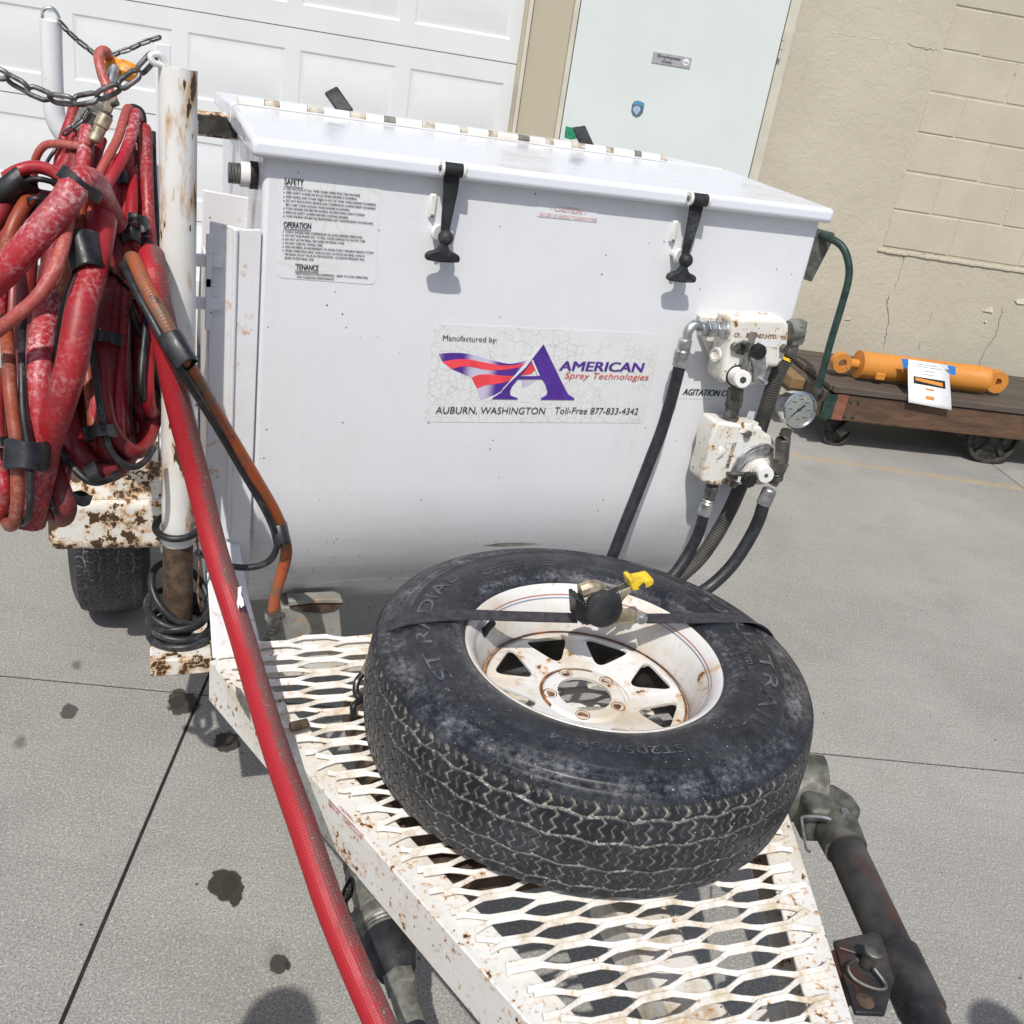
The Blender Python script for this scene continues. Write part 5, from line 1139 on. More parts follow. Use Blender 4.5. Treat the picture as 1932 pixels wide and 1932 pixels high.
# ================================================================ HOSES
C = zm(0, 0, 440, 1932); A = zm(0, 380, 440, 1932); B = zm(0, 800, 440, 1574)
hb = thing('hose_bundle', 'thick tangle of taped red, orange and black hoses hung on the rack', 'hose bundle', (-.12, 1.3, .75))
DS = .9   # distances below were read for a slightly nearer scale
def hp(pts): return [at(x, y, D=d*DS) for x, y, d in pts]
def hose(nm, mat, wpx, pts, dref=None, n=16):
    d = dref or pts[len(pts)//2][2]; r = wpx/2*d*DS/FPX
    return part(nm, MB().tube(hp(pts), r, n=n, sub=8), mat, hb)
ST = [
 # name, material, width px, points (x, y, distance)
 ('red_hose', 'redhosechalk', 57, [(215,420,1.56),(196,385,1.50),(178,350,1.42),(150,343,1.36),(120,385,1.34),(85,425,1.33),(40,478,1.33),(0,520,1.34),(-60,575,1.36)]),
 ('salmon_hose', 'salmon', 26, [(130,380,1.42),(128,415,1.37),(120,460,1.34),(103,510,1.32),(69,562,1.31),(25,600,1.31),(-25,640,1.33)]),
 ('red_hose', 'redhose', 58, [(192,415,1.44),(186,450,1.42),(172,519,1.39),(156,570,1.37),(146,625,1.36),(135,688,1.36),(120,740,1.37),(104,790,1.39),(88,835,1.41),(76,895,1.43),(66,945,1.44),(58,985,1.46)]),
 ('red_hose', 'redhosechalk', 48, [(118,480,1.46),(98,560,1.44),(82,625,1.41),(74,709,1.39),(73,772,1.39),(76,832,1.40),(70,900,1.42),(56,950,1.44),(46,985,1.46)]),
 ('orange_hose', 'orangehose', 25, [(10,600,1.42),(16,678,1.38),(19,730,1.36),(26,794,1.36),(31,832,1.36),(33,899,1.37),(33,950,1.38),(27,985,1.40),(16,990,1.45),(8,960,1.50),(6,900,1.52)]),
 ('black_hose', 'blackhose', 13, [(46,590,1.44),(42,640,1.40),(41,700,1.37),(43,773,1.36),(51,832,1.36),(57,899,1.36),(57,950,1.37),(50,982,1.40),(40,990,1.45)]),
 ('orange_hose', 'orangehose', 25, [(152,380,1.50),(150,410,1.44),(148,440,1.41),(134,510,1.42),(115,560,1.44),(106,640,1.46),(100,720,1.48)]),
 ('black_hose', 'blackhose', 14, [(190,408,1.47),(182,416,1.43),(168,445,1.40),(146,505,1.38),(122,575,1.37),(112,625,1.38),(105,680,1.40),(98,740,1.43)]),
 ('salmon_hose', 'salmon', 17, [(250,212,1.72),(241,205,1.68),(232,230,1.65),(222,262,1.62),(204,296,1.58),(184,335,1.56)]),
 ('red_hose', 'redhosechalk', 22, [(262,222,1.74),(255,215,1.69),(249,250,1.65),(236,288,1.62),(214,328,1.58),(196,358,1.56),(184,385,1.54),(170,412,1.53)]),
 ('black_hose', 'blackhose', 12, [(236,208,1.69),(250,202,1.71),(266,210,1.73),(271,232,1.75),(268,270,1.77)]),
 ('red_hose', 'redhose', 24, [(268,250,1.74),(274,246,1.70),(276,290,1.68),(277,340,1.66),(279,400,1.65),(283,450,1.64),(287,500,1.64),(296,560,1.66)]),
 ('red_hose', 'darkredhose', 30, [(226,300,1.66),(218,370,1.62),(209,430,1.60),(204,475,1.58),(207,520,1.54),(198,580,1.52),(192,640,1.50),(194,700,1.49),(197,755,1.49),(206,800,1.50),(226,832,1.52),(250,852,1.54),(270,845,1.57),(284,815,1.60),(296,770,1.62),(300,720,1.64)]),
 ('red_hose', 'redhose', 22, [(249,320,1.66),(249,372,1.62),(248,424,1.60),(254,460,1.60),(258,490,1.62),(258,540,1.66)]),
 ('red_hose', 'darkredhose', 20, [(258,256,1.76),(258,320,1.75),(256,380,1.75),(262,440,1.76),(262,500,1.77)]),
 ('orange_hose', 'orangehose', 13, [(236,440,1.66),(238,470,1.66),(238,500,1.68),(232,560,1.70)]),
 ('orange_hose', 'orangehose', 27, [(66,372,1.46),(50,382,1.42),(26,424,1.40),(10,476,1.40),(-5,540,1.42)]),
 ('black_hose', 'blackhose', 12, [(82,370,1.46),(70,388,1.44),(56,414,1.43),(44,445,1.44)]),
 ('red_hose', 'darkredhose', 34, [(22,345,1.44),(8,385,1.42),(-8,415,1.41),(-40,460,1.42)]),
 ('red_hose', 'redhose', 30, [(8,430,1.56),(2,480,1.52),(0,540,1.50),(-4,600,1.50)]),
 ('salmon_hose', 'redhosechalk', 24, [(10,336,1.42),(35,322,1.42),(66,315,1.43),(95,322,1.44),(118,338,1.45),(128,362,1.46)]),
 ('black_hose', 'blackhose', 11, [(28,346,1.43),(48,341,1.43),(74,338,1.43),(98,343,1.44),(116,350,1.45)]),
 ('red_hose', 'darkredhose', 24, [(30,362,1.47),(60,366,1.47),(95,372,1.48),(120,372,1.50)]),
 ('orange_hose', 'salmon', 15, [(64,350,1.70),(64,327,1.68),(68,298,1.66),(84,275,1.65),(112,271,1.64),(146,275,1.63),(170,268,1.62),(186,249,1.62)]),
 ('red_hose', 'redhose', 31, [(158,240,1.68),(150,262,1.67),(138,290,1.66),(122,318,1.66),(112,350,1.66)]),
 ('red_hose', 'redhose', 28, [(188,262,1.70),(180,285,1.69),(172,320,1.68),(166,360,1.68),(160,420,1.66)]),
 ('red_hose', 'redhose', 22, [(140,205,1.74),(134,228,1.73),(122,262,1.72),(114,300,1.71),(108,350,1.70)]),
 ('red_hose', 'darkredhose', 30, [(150,290,1.75),(146,350,1.74),(140,420,1.72),(135,500,1.70),(130,600,1.66),(126,700,1.62),(130,800,1.58)]),
 ('red_hose', 'darkredhose', 32, [(228,380,1.72),(226,470,1.72),(222,560,1.70),(218,640,1.68),(216,700,1.66)]),
 ('orange_hose', 'orangehose', 22, [(148,600,1.54),(158,660,1.52),(166,709,1.50),(175,780,1.50),(182,830,1.50),(196,860,1.52),(220,874,1.54)]),
 ('black_hose', 'blackhose', 13, [(170,610,1.48),(174,660,1.47),(180,709,1.46),(190,775,1.46),(200,828,1.47),(216,862,1.48),(246,881,1.50),(272,872,1.53),(290,845,1.56)]),
 ('red_hose', 'darkredhose', 44, [(104,660,1.56),(116,740,1.52),(128,800,1.50),(142,846,1.49),(166,878,1.50),(200,890,1.52),(226,876,1.55),(244,850,1.58)]),
 ('black_hose', 'blackhose', 14, [(92,790,1.50),(103,830,1.48),(128,870,1.46),(165,906,1.46),(196,908,1.48),(222,892,1.52)]),
 ('red_hose', 'darkredhose', 40, [(94,830,1.52),(100,880,1.48),(114,925,1.46),(124,955,1.46),(118,975,1.49),(104,968,1.53),(98,930,1.57)]),
 ('black_hose', 'blackhose', 13, [(70,850,1.49),(80,900,1.46),(93,935,1.45),(104,962,1.45),(112,975,1.47)]),
 ('red_hose', 'darkredhose', 24, [(62,900,1.48),(74,930,1.46),(86,965,1.46),(98,972,1.48)]),
 ('red_hose', 'redhose', 25, [(-6,850,1.48),(4,900,1.44),(8,935,1.44),(-2,970,1.46),(-20,980,1.5)]),
 ('red_hose', 'darkredhose', 22, [(0,700,1.52),(-4,790,1.48),(6,850,1.46),(14,880,1.48),(6,940,1.5)]),
 ('red_hose', 'darkredhose', 40, [(246,590,1.74),(252,640,1.70),(256,690,1.69),(248,720,1.72),(236,690,1.76)]),
 ('orange_hose', 'darkredhose', 19, [(226,640,1.70),(234,690,1.66),(240,740,1.64),(240,800,1.64),(236,850,1.66)]),
 ('red_hose', 'darkredhose', 24, [(300,640,1.68),(297,720,1.66),(290,770,1.65),(276,810,1.64),(262,845,1.64)]),
 ('black_hose', 'blackhose', 14, [(240,560,1.58),(256,606,1.56),(276,656,1.56),(296,712,1.57),(312,760,1.60)]),
 ('red_hose', 'darkredhose', 36, [(60,420,1.62),(50,520,1.60),(46,620,1.58),(50,720,1.56),(52,820,1.54),(46,900,1.53)]),
 ('red_hose', 'darkredhose', 40, [(170,440,1.64),(165,540,1.64),(160,640,1.62),(150,720,1.62),(140,790,1.6)]),
 ('red_hose', 'darkredhose', 30, [(206,500,1.72),(214,600,1.72),(226,700,1.74),(230,780,1.76)]),
 ('red_hose', 'darkredhose', 30, [(36,380,1.66),(30,480,1.64),(24,600,1.62),(22,720,1.60),(18,840,1.58)]),
 ('red_hose', 'darkredhose', 34, [(96,400,1.70),(94,520,1.68),(92,640,1.66),(96,760,1.62),(104,850,1.58)]),
 ('black_hose', 'blackhose', 16, [(126,460,1.60),(120,560,1.58),(118,660,1.56),(116,780,1.56)]),
 ('black_hose', 'blackhose', 16, [(206,380,1.70),(204,480,1.70),(200,600,1.68),(196,700,1.66)]),
 ('black_hose', 'blackhose', 18, [(236,300,1.80),(238,420,1.80),(240,520,1.80)]),
 ('black_hose', 'blackhose', 12, [(288,250,1.78),(290,330,1.76),(296,440,1.75),(300,540,1.74)]),
 ('orange_hose', 'orangehose', 18, [(128,430,1.55),(122,500,1.53),(116,600,1.52),(120,700,1.52)]),
]
for s in ST: hose(*s)
rf = random.Random(11)
for i in range(30):
    x0 = rf.uniform(118, 272); y0 = rf.uniform(240, 430); t = (x0-118)/154
    xb = 12+t*272+rf.uniform(-14, 14); yb2_ = np.interp(xb, [0, 110, 165, 250, 300], [965, 950, 892, 850, 790])-rf.uniform(0, 70); d0 = rf.uniform(1.56, 1.72)
    mt, wd, nm = rf.choice([('darkredhose', 34, 'red_hose'), ('darkredhose', 28, 'red_hose'), ('redhose', 26, 'red_hose'), ('blackhose', 14, 'black_hose'), ('orangehose', 20, 'orange_hose'), ('redhosechalk', 30, 'red_hose')])
    k = rf.uniform(-16, 16); xm = (x0+xb)/2
    hose(nm, mt, wd, [(x0, y0, d0+.06), (x0*.7+xm*.3+k, y0*.72+yb2_*.28, d0), (xm+k*.6, (y0+yb2_)/2, d0-.04), (xb-4, yb2_*.85+y0*.15, d0-.07), (xb, yb2_-12, d0-.05), (xb+10, yb2_, d0), (xb+19, yb2_-14, d0+.03), (xb+24, yb2_-70, d0+.06)], n=12)
# tape bands: short elliptical sleeves wrapped round neighbouring hoses
def band(x, y, D_, wd, ht, angd, thick=.026):
    thick = thick*.92+.006; D_ = D_*DS-.007
    a = R(angd); c_ = at(x, y, D=D_); k = D_/FPX
    ex = camx*math.cos(a)-camy*math.sin(a); ey = camx*math.sin(a)+camy*math.cos(a)
    n = 28; mb = MB(); vs = []
    for t in (-1, -.92, .92, 1):
        for i in range(n):
            q = 2*math.pi*i/n; cx_, sx_ = math.cos(q), math.sin(q)
            e = 3.0; rr = (abs(cx_)**e+abs(sx_)**e)**(-1/e); sc_ = .96 if abs(t) == 1 else 1
            vs.append(c_+ex*(cx_*rr*wd/2*k*sc_)+FWD*(sx_*rr*thick*sc_)+ey*(t*ht/2*k)+ey*.0015*math.sin(3*q+t))
    fs = [(r_*n+i, r_*n+(i+1) % n, (r_+1)*n+(i+1) % n, (r_+1)*n+i) for r_ in range(3) for i in range(n)]
    part('tape_band', mb.add(vs, fs), 'tape', hb)
band(52, 860, 1.385, 68, 54, 3, .026); band(166, 481, 1.405, 60, 70, -14, .032); band(28, 357, 1.43, 42, 66, 52, .022)
band(152, 349, 1.375, 68, 22, 36, .030); band(199, 361, 1.57, 26, 26, -28, .012); band(248, 445, 1.60, 32, 29, -4, .012); band(190, 818, 1.485, 50, 24, -14, .022)
band(232, 770, 1.64, 36, 26, 3, .018); band(188, 892, 1.49, 42, 24, 62, .024); band(240, 655, 1.68, 52, 30, -6, .024); band(288, 752, 1.64, 34, 22, -20, .016); band(233, 338, 1.64, 22, 30, -12, .012); band(75, 384, 1.43, 34, 7, -12, .016); band(10, 838, 1.46, 30, 22, -20, .02); band(120, 700, 1.44, 40, 18, 12, .02); band(205, 640, 1.50, 40, 22, 4, .02); band(262, 420, 1.60, 30, 20, 0, .018); band(150, 940, 1.50, 30, 20, 20, .02); band(222, 560, 1.60, 40, 20, -4, .02)
part('tape_tail', MB().tube(hp([(200,512,1.50),(212,516,1.52),(228,532,1.55),(242,548,1.56)]), .006, n=10, flat=.25), 'tape', hb)
part('thin_cable', MB().tube(hp([(116,262,1.70),(103,284,1.69),(92,300,1.69),(80,322,1.69)]), .0028, n=8), 'blackhose', hb)
# hose end fittings
part('hose_ferrule', MB().lathe([(.0155, -.005), (.0165, 0), (.0165, .028), (.015, .03), (.015, .04)], at(155,247,D=DS*1.665), at(168,219,D=DS*1.665)-at(155,247,D=DS*1.665), n=24), 'castgrey', hb)
part('hose_ferrule', MB().lathe([(.008, -.022), (.0098, -.02), (.0098, .0), (.009, .001), (.0112, .004), (.0112, .022)], at(188,243,D=DS*1.61), at(198,222,D=DS*1.61)-at(188,243,D=DS*1.61), n=20), 'brass', hb)
# spray gun
sg = thing('spray_gun', 'metal spray gun with an amber nozzle standing above the hose tangle', 'spray gun', (-.10, 1.6, 1.28))
part('gun_body', MB().tube(hp([(216,128,1.70),(210,150,1.69),(196,178,1.68),(186,205,1.67)]), .0085, n=14), 'zinc', sg)
part('gun_block', MB().box(at(190,205,D=DS*1.665), (.030, .03, .022), Matrix.Rotation(R(30), 3, 'Y')), 'castgrey', sg, bevel=.004)
part('gun_clamp', MB().box(at(207,196,D=DS*1.66), (.014, .02, .026), Matrix.Rotation(R(20), 3, 'Y')), 'brass', sg, bevel=.002)
part('clamp_screw', MB().cyl(at(212,198,D=DS*1.655), at(222,194,D=DS*1.65), .0045, n=10), 'darksteel', sg)
part('gun_plate', MB().beam(at(172,206,D=DS*1.66), at(206,224,D=DS*1.66), .022, .006, (0, -.3, 1)), 'castgrey', sg, bevel=.002)
part('nozzle', MB().lathe([(.0125, 0), (.0135, .012), (.0125, .02), (.0155, .024), (.0155, .044), (.013, .05)], at(198,117,D=DS*1.71), at(236,133,D=DS*1.72)-at(198,117,D=DS*1.71), n=8), 'amber', sg)
part('air_tube', MB().tube(hp([(214,192,1.66),(207,172,1.66),(196,150,1.66),(189,125,1.66),(186,105,1.665),(193,96,1.67),(201,98,1.68),(204,106,1.70)]), .0078, n=14), 'salmon', sg)
# lead hoses
lh = part('red_lead_hose', MB().tube([at(x, y, D=d) for x, y, d in [(300,560,1.44),(291,515,1.36),(286,486,1.285),(288,515,1.25),(296,560,1.252),(309,620,1.27),(335,756,1.318),(373,905,1.37),(407,1042,1.383),(450,1179,1.36),(487,1305,1.30),(524,1425,1.24),(575,1570,1.175),(624,1713,1.135),(672,1830,1.105),(717,1932,1.085),(776,2060,1.06),(830,2180,1.04)]], .0178, n=28, sub=10), 'leadhose', None)
tag(lh, 'long worn red hose running from the rack down past the left deck rail', 'hose')
part('paint_splash', MB().prism([at(x, y, D=1.34) for x, y in [(449,1108),(456,1106),(455,1122),(459,1130),(461,1142),(455,1147),(452,1140),(450,1150),(447,1138),(449,1125)]], camz*.0006), 'sticker', lh, ang=0)
ol = thing('orange_lead_hose', 'orange and black hose pair taped together and clamped to the deck corner', 'hose', (.2, 1.4, DZ))
def oy(pts): return [at(x, y, Y=yy) for x, y, yy in pts]
def Dof(x, y, Y): return Y/ray(x, y).y
d9 = Dof(480, 900, 1.37)
part('orange_hose', MB().tube([at(x, y, D=d) for x, y, d in [(252,520,1.34),(246,498,1.28),(252,490,1.245),(275,540,1.222),(305,598,1.215),(335,655,1.225),(370,715,1.262),(420,800,1.262*.5+d9*.5),(480,900,d9)]]+oy([(520,970,1.395),(536,1015,1.41),(540,1045,1.415),(532,1080,1.415),(520,1120,1.41),(515,1160,1.405)]), .0098, n=20, sub=8), 'leadorange', ol)
part('black_hose', MB().tube([at(x, y, D=d) for x, y, d in [(236,520,1.34),(231,508,1.28),(236,505,1.24),(262,558,1.218),(295,618,1.210),(322,668,1.215),(360,728,1.25),(410,808,1.245*.5+d9*.5),(465,902,d9-.01)]]+oy([(500,962,1.375),(518,1004,1.39),(523,1028,1.40),(512,1054,1.41),(490,1067,1.415),(460,1071,1.42),(425,1066,1.425),(395,1052,1.42),(372,1042,1.405)]), .0056, n=14, sub=8), 'blackhose', ol)
def band2(x, y, D_, wd, ht, angd, thick, par):
    global hb
    h0 = hb; hb = par; band(x, y, D_/DS, wd, ht, angd, thick); hb = h0
band2(337, 661, 1.224, 44, 66, -31, .011, ol); band2(529, 1008, (at(529,1008,Y=1.405)-Vector((0,0,H))).dot(FWD), 30, 42, -12, .012, ol)
part('hose_clamp', MB().lathe([(.0122, -.006), (.0128, -.006), (.0128, .006), (.0122, .006)], at(514,1161,Y=1.404), (0, 0, 1), n=28, closed=True), 'zinc', ol)
part('clamp_screw', MB().hexa(at(526,1163,Y=1.392), at(534,1161,Y=1.386), .0062), 'darksteel', ol)
part('hose_barb', MB().lathe([(.0105, .05), (.0105, .028), (.0115, .026), (.0105, .022), (.0118, .018), (.011, .014), (.0125, .010), (.012, .0), (.016, -.001), (.016, -.004)], Vector((at(513,1205,Z=DZ).x, 1.385, DZ+.004)), (0, 0, 1), n=20), 'darksteel', ol, ang=20)
# cable loops on the post foot
cc = thing('cable_coil', 'black cable coiled around the rusted foot of the rack post', 'cable', (.044, 1.435, DZ))
def ring(z, r_, tx=0, ty_=0, ph=0, n=16, off=(0, 0)):
    return [(.044+off[0]+r_*math.cos(2*math.pi*i/n+ph), 1.435+off[1]+r_*math.sin(2*math.pi*i/n+ph), z+tx*math.cos(2*math.pi*i/n+ph)+ty_*math.sin(2*math.pi*i/n+ph)) for i in range(n)]
for z, r_, tx, ty_, of in ((DZ+.007, .052, .004, .002, (.006, -.006)), (DZ+.019, .049, -.004, .003, (.004, -.004)), (DZ+.031, .047, .006, -.004, (.002, -.002)), (DZ+.044, .046, -.010, .010, (-.002, 0)), (DZ+.072, .045, -.024, .030, (.004, .004))):
    part('cable_loop', MB().tube(ring(z, r_, tx, ty_, off=of), .0062, n=12, closed=True), 'blackhose', cc)
part('cable_loop', MB().tube(ring(.765, .034, .002, .006), .0058, n=12, closed=True), 'blackhose', cc)
part('copper_wire', MB().tube([(.072, 1.425, .75), (.076, 1.42, .70), (.074, 1.415, .65), (.08, 1.42, .61)], .0014, n=6), 'rimrust', cc)
# things seen in the slit between post and tank
sc_ = part('slack_cable', MB().tube(oy([(384,500,1.75),(381,560,1.75),(378,640,1.74),(378,720,1.74),(380,800,1.72),(378,880,1.7),(384,940,1.7)]), .006, n=10), 'castgrey', None); tag(sc_, 'grey cable hanging in the gap between rack post and tank', 'cable')
# chains
def link_mesh(L, Wd, r):
    pts = []; hw = Wd/2-r; hl = L/2-r-hw
    for i in range(7): a = -math.pi/2+math.pi*i/6; pts.append((hl+hw*math.cos(a), hw*math.sin(a), 0))
    for i in range(7): a = math.pi/2+math.pi*i/6; pts.append((-hl+hw*math.cos(a), hw*math.sin(a), 0))
    mb = MB().tube(pts, r, n=10, closed=True, smooth=False); me = bpy.data.meshes.new('chain_link'); me.from_pydata(mb.v, [], mb.f)
    bm = bmesh.new(); bm.from_mesh(me); bmesh.ops.recalc_face_normals(bm, faces=bm.faces); bm.to_mesh(me); bm.free()
    me.polygons.foreach_set('use_smooth', [True]*len(me.polygons)); me.materials.append(MT['chain']); return me
def chain(root, pts, L, Wd, r, roll0=0):
    me = link_mesh(L, Wd, r); P = spline(pts, 24); pitch = L-2*r*1.12; base = wloc(root)
    acc = 0; last = P[0]; k = 0; cur = [P[0]]
    for p in P[1:]:
        if (p-cur[-1]).length >= pitch: cur.append(p)
    for a, b in zip(cur, cur[1:]):
        d = (b-a).normalized(); s = d.cross(Vector((0, -1, .1))).normalized(); u = s.cross(d)
        ang = R(roll0)+(math.pi/2 if k % 2 else 0); s2 = s*math.cos(ang)+u*math.sin(ang); u2 = d.cross(s2)
        o = bpy.data.objects.new('chain_link', me); col.objects.link(o); o.parent = root
        Mx = Matrix((d, s2, u2)).transposed().to_4x4(); o.matrix_local = Matrix.Translation((a+b)/2-base) @ Mx; k += 1
fc_ = thing('front_chain', 'heavy steel chain with white flecks sagging from the front rack post', 'chain', at(150,200,Y=1.41), 'rack chains')
chain(fc_, [at(*C(*q), D=1.24) for q in [(1700,600),(1610,700),(1480,830),(1290,960),(1050,1070),(800,1110),(560,1080),(330,985),(130,880),(-60,770),(-250,690)]]+[Vector((pl_.x, pl_.y, 1.445))], .0385, .0212, .0034, 50)
bc_ = thing('rear_chain', 'thin steel chain strung between the two rear rack posts', 'chain', at(230,130,Y=2.0), 'rack chains')
chain(bc_, [at(*C(*q), Y=1.98) for q in [(640,230),(800,400),(930,500),(1060,615),(1180,630),(1290,580),(1450,530),(1560,470),(1690,430),(1780,400)]], .0235, .0115, .0021, 40)
lc_ = thing('loose_chain', 'short loose chain end drooping over the upper hoses', 'chain', at(140,240,Y=1.55), 'rack chains')
chain(lc_, [at(*C(*q), D=DS*1.64) for q in [(970,1190),(950,1250),(880,1330),(760,1420),(640,1520)]], .0235, .0115, .0021, 40)
# ================================================================ CART AND CYLINDER
ct = thing('platform_cart', 'old wooden platform cart with iron wheels and green corner bracket by the wall', 'cart', uvz(2.6, 4.8, 0))
CO = (1.93, 4.415); CA = R(3.6)
def cw(x, y, z): return uvz(CO[0]+x*math.cos(CA)-y*math.sin(CA), CO[1]+x*math.sin(CA)+y*math.cos(CA), z)
def cbox(mb, x0, x1, y0, y1, z0, z1):
    return mb.add([cw(x, y, z) for x in (x0, x1) for y in (y0, y1) for z in (z0, z1)], [(0,1,3,2),(4,6,7,5),(0,4,5,1),(2,3,7,6),(0,2,6,4),(1,5,7,3)])
CL = 1.75
yb_ = 0.0
for k in range(6):
    part('deck_board', cbox(MB(), .02+rb.uniform(-.01, .01), CL, .018+k*.112, .018+k*.112+.106, .306, .332+rb.uniform(-.003, .003)), 'deckwood', ct, ang=0, bevel=.004)
part('edge_strip', cbox(MB(), .03, CL, -.012, .016, .306, .338), 'deckwood', ct, ang=0, bevel=.004)
part('side_beam', cbox(MB(), .125, CL, -.002, .06, .165, .300), 'beamwood', ct, ang=0, bevel=.006)
part('beam_end', cbox(MB(), .06, .124, -.004, .06, .165, .300), 'redwood', ct, ang=0, bevel=.004)
part('end_beam', cbox(MB(), -.02, .05, .03, .68, .17, .30), 'deckwood', ct, ang=0, bevel=.005)
part('far_beam', cbox(MB(), .06, CL, .62, .68, .165, .300), 'beamwood', ct, ang=0, bevel=.006)
part('end_board', cbox(MB(), -.10, -.022, .20, .70, .24, .30), 'tanwood', ct, ang=0, bevel=.008)
part('corner_bracket', cbox(MB(), .0, .062, -.010, -.0045, .165, .295), 'green', ct, ang=0, bevel=.002)
for a, b in ((.14, .268), (.18, .268), (.13, .19), (.175, .19)): part('bolt', MB().ball(cw(a, -.004, b), .0075, 10), 'green', ct)
part('end_plate', cbox(MB(), -.026, -.0205, .18, .33, .18, .29), 'iron', ct, ang=0, bevel=.002)
for a, b in ((.22, .26), (.29, .21)): part('bolt', MB().ball(cw(-.027, a, b), .008, 10), 'iron', ct)
hz_ = [at(*z6(375,1255), v=4.44), at(*z6(470,900), v=4.44), at(*z6(560,600), v=4.44), at(*z6(610,400), v=4.45), at(*z6(600,260), v=4.47), at(*z6(550,160), v=4.50), at(*z6(450,100), v=4.56), at(*z6(360,75), v=4.64)]
part('handle_pipe', MB().tube(hz_, .0175, n=18), 'green', ct)
part('handle_socket', MB().lathe([(.028, 0), (.028, .012), (.021, .03)], at(*z6(375,1275), v=4.44), (0, 0, 1), n=20), 'iron', ct)
part('handle_board', MB().prism([at(*z6(*q), v=4.60) for q in [(330,20),(505,70),(500,110),(330,437),(255,412),(300,200)]], WN*.02), 'cartgrey', ct, ang=0, bevel=.003)
def cart_wheel(x, y, r_, wd, sp):
    c_ = cw(x, y, r_); ax = WN
    wo = part('cart_wheel', MB().lathe([(r_*.86, -wd/2), (r_, -wd/2), (r_, wd/2), (r_*.86, wd/2)], c_, ax, n=40, closed=True), 'iron', ct, bevel=.003)
    part('wheel_web', MB().lathe([(r_*.9, .004), (r_*.55, -.004), (r_*.2, -.01), (.0005, -.01)], c_, ax, n=32), 'iron', wo)
    part('wheel_hub', MB().cyl(c_-ax*wd*.6, c_+ax*wd*.6, r_*.24, n=18), 'iron', wo)
    for k in range(sp):
        a = 2*math.pi*k/sp+.4; dv = WD*math.cos(a)+Vector((0, 0, math.sin(a)))
        part('spoke', MB().beam(c_+dv*r_*.2, c_+dv*r_*.9, wd*.5, r_*.20, ax), 'iron', wo)
cart_wheel(.165, .10, .075, .04, 2); cart_wheel(1.02, .08, .143, .05, 5); cart_wheel(.165, .58, .075, .04, 2); cart_wheel(1.02, .60, .143, .05, 5)
part('caster_fork', MB().beam(cw(.16, .06, .075), cw(.235, .06, .16), .05, .012, WN), 'iron', ct)
part('axle', MB().cyl(cw(1.02, .05, .143), cw(1.02, .62, .143), .014), 'iron', ct)
part('axle_box', MB().box(cw(1.07, .05, .16), (.06, .05, .07)), 'iron', ct, bevel=.008)
hc = thing('hydraulic_cylinder', 'orange hydraulic cylinder with eyes at both ends lying on the cart', 'hydraulic cylinder', cw(.55, .2, .34))
HC = lambda x, y=.205, z=.408: cw(x, y, z)
ax = (HC(1)-HC(0)).normalized()
part('barrel', MB().lathe([(.055, 0), (.071, .002), (.071, .018), (.0685, .020), (.068, .68), (.069, .682), (.069, .715), (.05, .716)], HC(.225), ax, n=48), 'orange', hc)
part('rod', MB().cyl(HC(.16), HC(.226), .024, n=24), 'orange', hc)
def eye(x, r_, hole, wd):
    vs, fs = bez2d([circ(r_, n=40), circ(hole, n=24)], wd); mb = MB()
    mb.add([HC(x)+ax*a+Vector((0, 0, b))+WN*c for a, b, c in vs], fs); part('eye_end', mb, 'orange', hc, ang=30, bevel=.002)
eye(.135, .050, .022, .05); eye(1.005, .058, .022, .055)
part('eye_neck', MB().box(HC(.965), (.06, .052, .10), Matrix.Rotation(WA+CA, 3, 'Z')), 'orange', hc, bevel=.004)
part('port_boss', MB().box(HC(.33, .140, .375), (.05, .02, .035), Matrix.Rotation(WA+CA, 3, 'Z')), 'orange', hc, bevel=.004)
part('name_plate', MB().beam(HC(.385, .142, .385), HC(.40, .150, .44), .010, .002, (0, -1, .2)), 'sticker', hc)
part('red_cap', MB().cyl(HC(.915, .19, .464), HC(.915, .19, .474), .012), 'redink', hc)
ps_ = thing('paper_notice', 'white laminated sale sheet taped over the orange cylinder with blue tape', 'paper sign', cw(.60, .05, .30))
PP = [(at(*z6(1055,1020), v=4.56), at(*z6(1365,1065), v=4.575)), (at(*z6(1056,1120), v=4.50), at(*z6(1370,1170), v=4.515)), (at(*z6(1058,1230), v=4.44), at(*z6(1380,1290), v=4.455)), (at(*z6(1060,1345), v=4.405), at(*z6(1385,1405), v=4.42))]
L_ = spline([a for a, b in PP], 4); R2 = spline([b for a, b in PP], 4); mb = MB(); n = len(L_)
mb.add([p for a, b in zip(L_, R2) for p in (a, b)], [(2*i, 2*i+1, 2*i+3, 2*i+2) for i in range(n-1)]); o = part('sheet', mb, 'paper', ps_, ang=40)
sm = o.modifiers.new('thick', 'SOLIDIFY'); sm.thickness = .0008
for q in ([(1005,1015),(1057,1020),(1060,1095),(1020,1085)], [(1352,1065),(1415,1075),(1415,1142),(1375,1135)]):
    V4 = [4.545, 4.555, 4.515, 4.51]; part('blue_tape', MB().prism([at(*z6(*p), v=4.535-.0005*i)-WN*.002 for i, p in enumerate(q)], WN*.0006), 'bluetape', ps_, ang=0)
def on_sheet(s, t):
    f = t*(n-1); i = min(int(f), n-2); k = f-i; a = L_[i].lerp(L_[i+1], k); b = R2[i].lerp(R2[i+1], k); nn = (R2[i]-L_[i]).cross(L_[i+1]-L_[i]).normalized(); nn = nn if nn.dot(WN) < 0 else -nn
    return a.lerp(b, s)+nn*.0016
def sheet_poly(pts, mat, nm): part(nm, MB().add([on_sheet(*p) for p in pts], [tuple(range(len(pts)))]), mat, ps_, ang=0)
sheet_poly([(.13, .40), (.88, .40), (.88, .56), (.13, .56)], 'blackplastic', 'printed_photo')
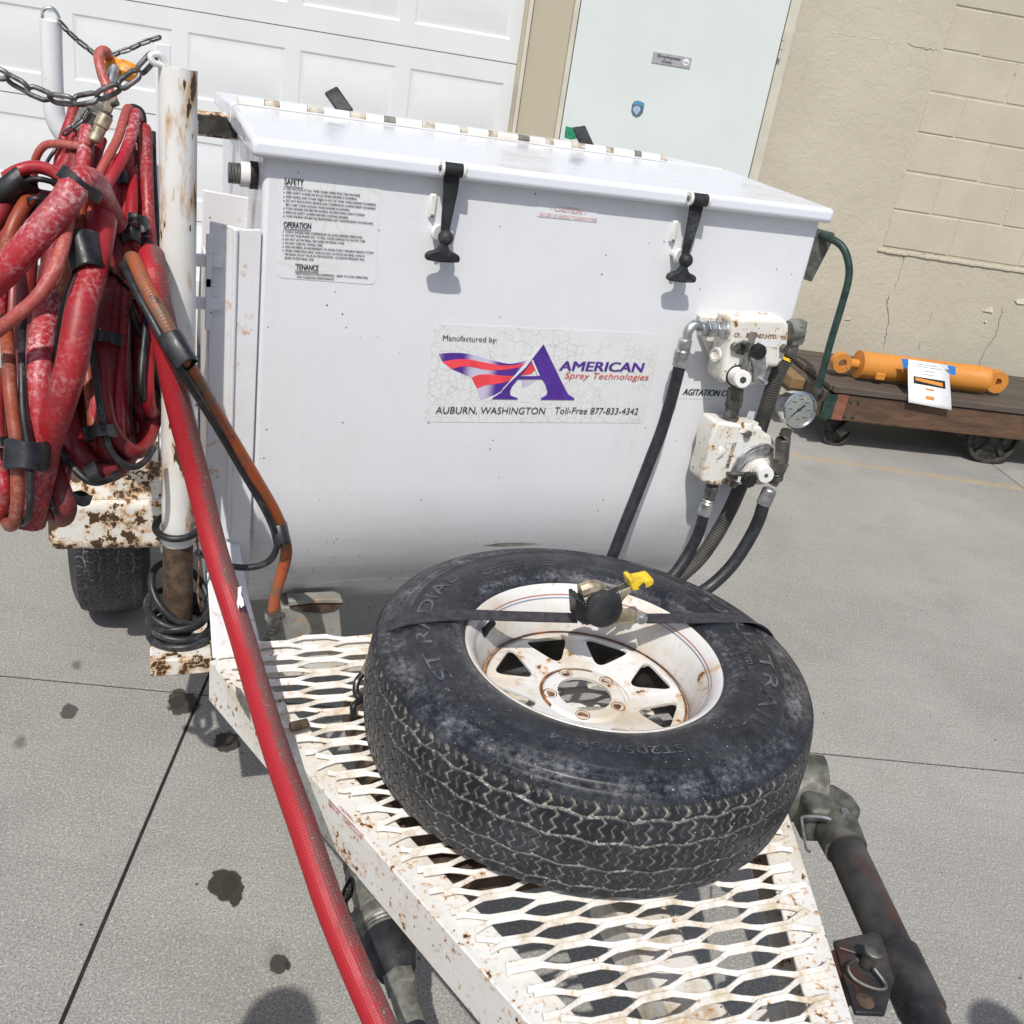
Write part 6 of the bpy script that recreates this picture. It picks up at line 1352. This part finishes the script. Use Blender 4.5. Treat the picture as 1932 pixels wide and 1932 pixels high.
sheet_poly([(.17, .42), (.82, .45), (.82, .53), (.17, .49)], 'orange', 'printed_cylinder')
sheet_poly([(.40, .62), (.60, .62), (.60, .86), (.40, .86)], 'orange', 'printed_photo')
for t, a, b in ((.08, .2, .72), (.135, .22, .8), (.23, .36, .66), (.31, .36, .64)):
    sheet_poly([(a, t), (b, t), (b, t+.018), (a, t+.018)], 'greyink', 'printed_line')
# ================================================================ the photographer, behind the camera, whose shadow reaches the picture
def figure(name, label, loc, pose):
    root = thing(name, label, 'person', loc)
    J, E = pose
    me = bpy.data.meshes.new('body'); me.from_pydata([Vector(p[:3]) for p in J], E, [])
    o = bpy.data.objects.new('body', me); col.objects.link(o); o.parent = root
    sk = o.modifiers.new('skin', 'SKIN'); 
    lay = me.skin_vertices[0] if me.skin_vertices else None
    if lay is None:
        bm = bmesh.new(); bm.from_mesh(me); bm.verts.layers.skin.verify(); bm.to_mesh(me); bm.free(); lay = me.skin_vertices[0]
    for i, p in enumerate(J): lay.data[i].radius = (p[3], p[4] if len(p) > 4 else p[3])
    lay.data[0].use_root = True
    o.modifiers.new('sub', 'SUBSURF').render_levels = 2
    me.materials.append(MT['cloth']); return root
J = [(0, 0, .95, .16, .11), (0, 0, 1.15, .15, .10), (0, .01, 1.38, .17, .10), (0, .02, 1.50, .055), (0, .04, 1.58, .075, .085), (0, .04, 1.68, .06, .07),
     (-.19, .02, 1.42, .055), (-.22, .10, 1.20, .045), (-.24, .12, .95, .045), (-.24, .15, .86, .04),
     (.19, .02, 1.42, .055), (.28, .06, 1.24, .045), (.33, .0, 1.40, .04), (.37, -.04, 1.44, .045),
     (-.10, 0, .88, .09), (-.11, .02, .50, .06), (-.11, -.02, .08, .045), (-.12, .10, .04, .04),
     (.10, 0, .88, .09), (.11, .02, .50, .06), (.11, -.02, .08, .045), (.12, .10, .04, .04)]
E = [(0, 1), (1, 2), (2, 3), (3, 4), (4, 5), (2, 6), (6, 7), (7, 8), (8, 9), (2, 10), (10, 11), (11, 12), (12, 13), (0, 14), (14, 15), (15, 16), (16, 17), (0, 18), (18, 19), (19, 20), (20, 21)]
figure('person', 'person in dark clothes holding out a phone to photograph the trailer', (-.37, .0, 0), (J, E))
ph = part('phone', MB().box((0, -.035, 1.49), (.13, .008, .07)), 'blackplastic', None, bevel=.004); tag(ph, 'black phone held up by the person behind the view', 'phone')

J2 = [tuple(p) for p in J]; J2[12] = (.26, .12, .95, .04); J2[13] = (.26, .16, .86, .035)
figure('person', 'unseen person added right of the view to cast a shadow in the corner', (.93, -.32, 0), (J2, E))  # unseen figure added so its shadow darkens the lower right corner
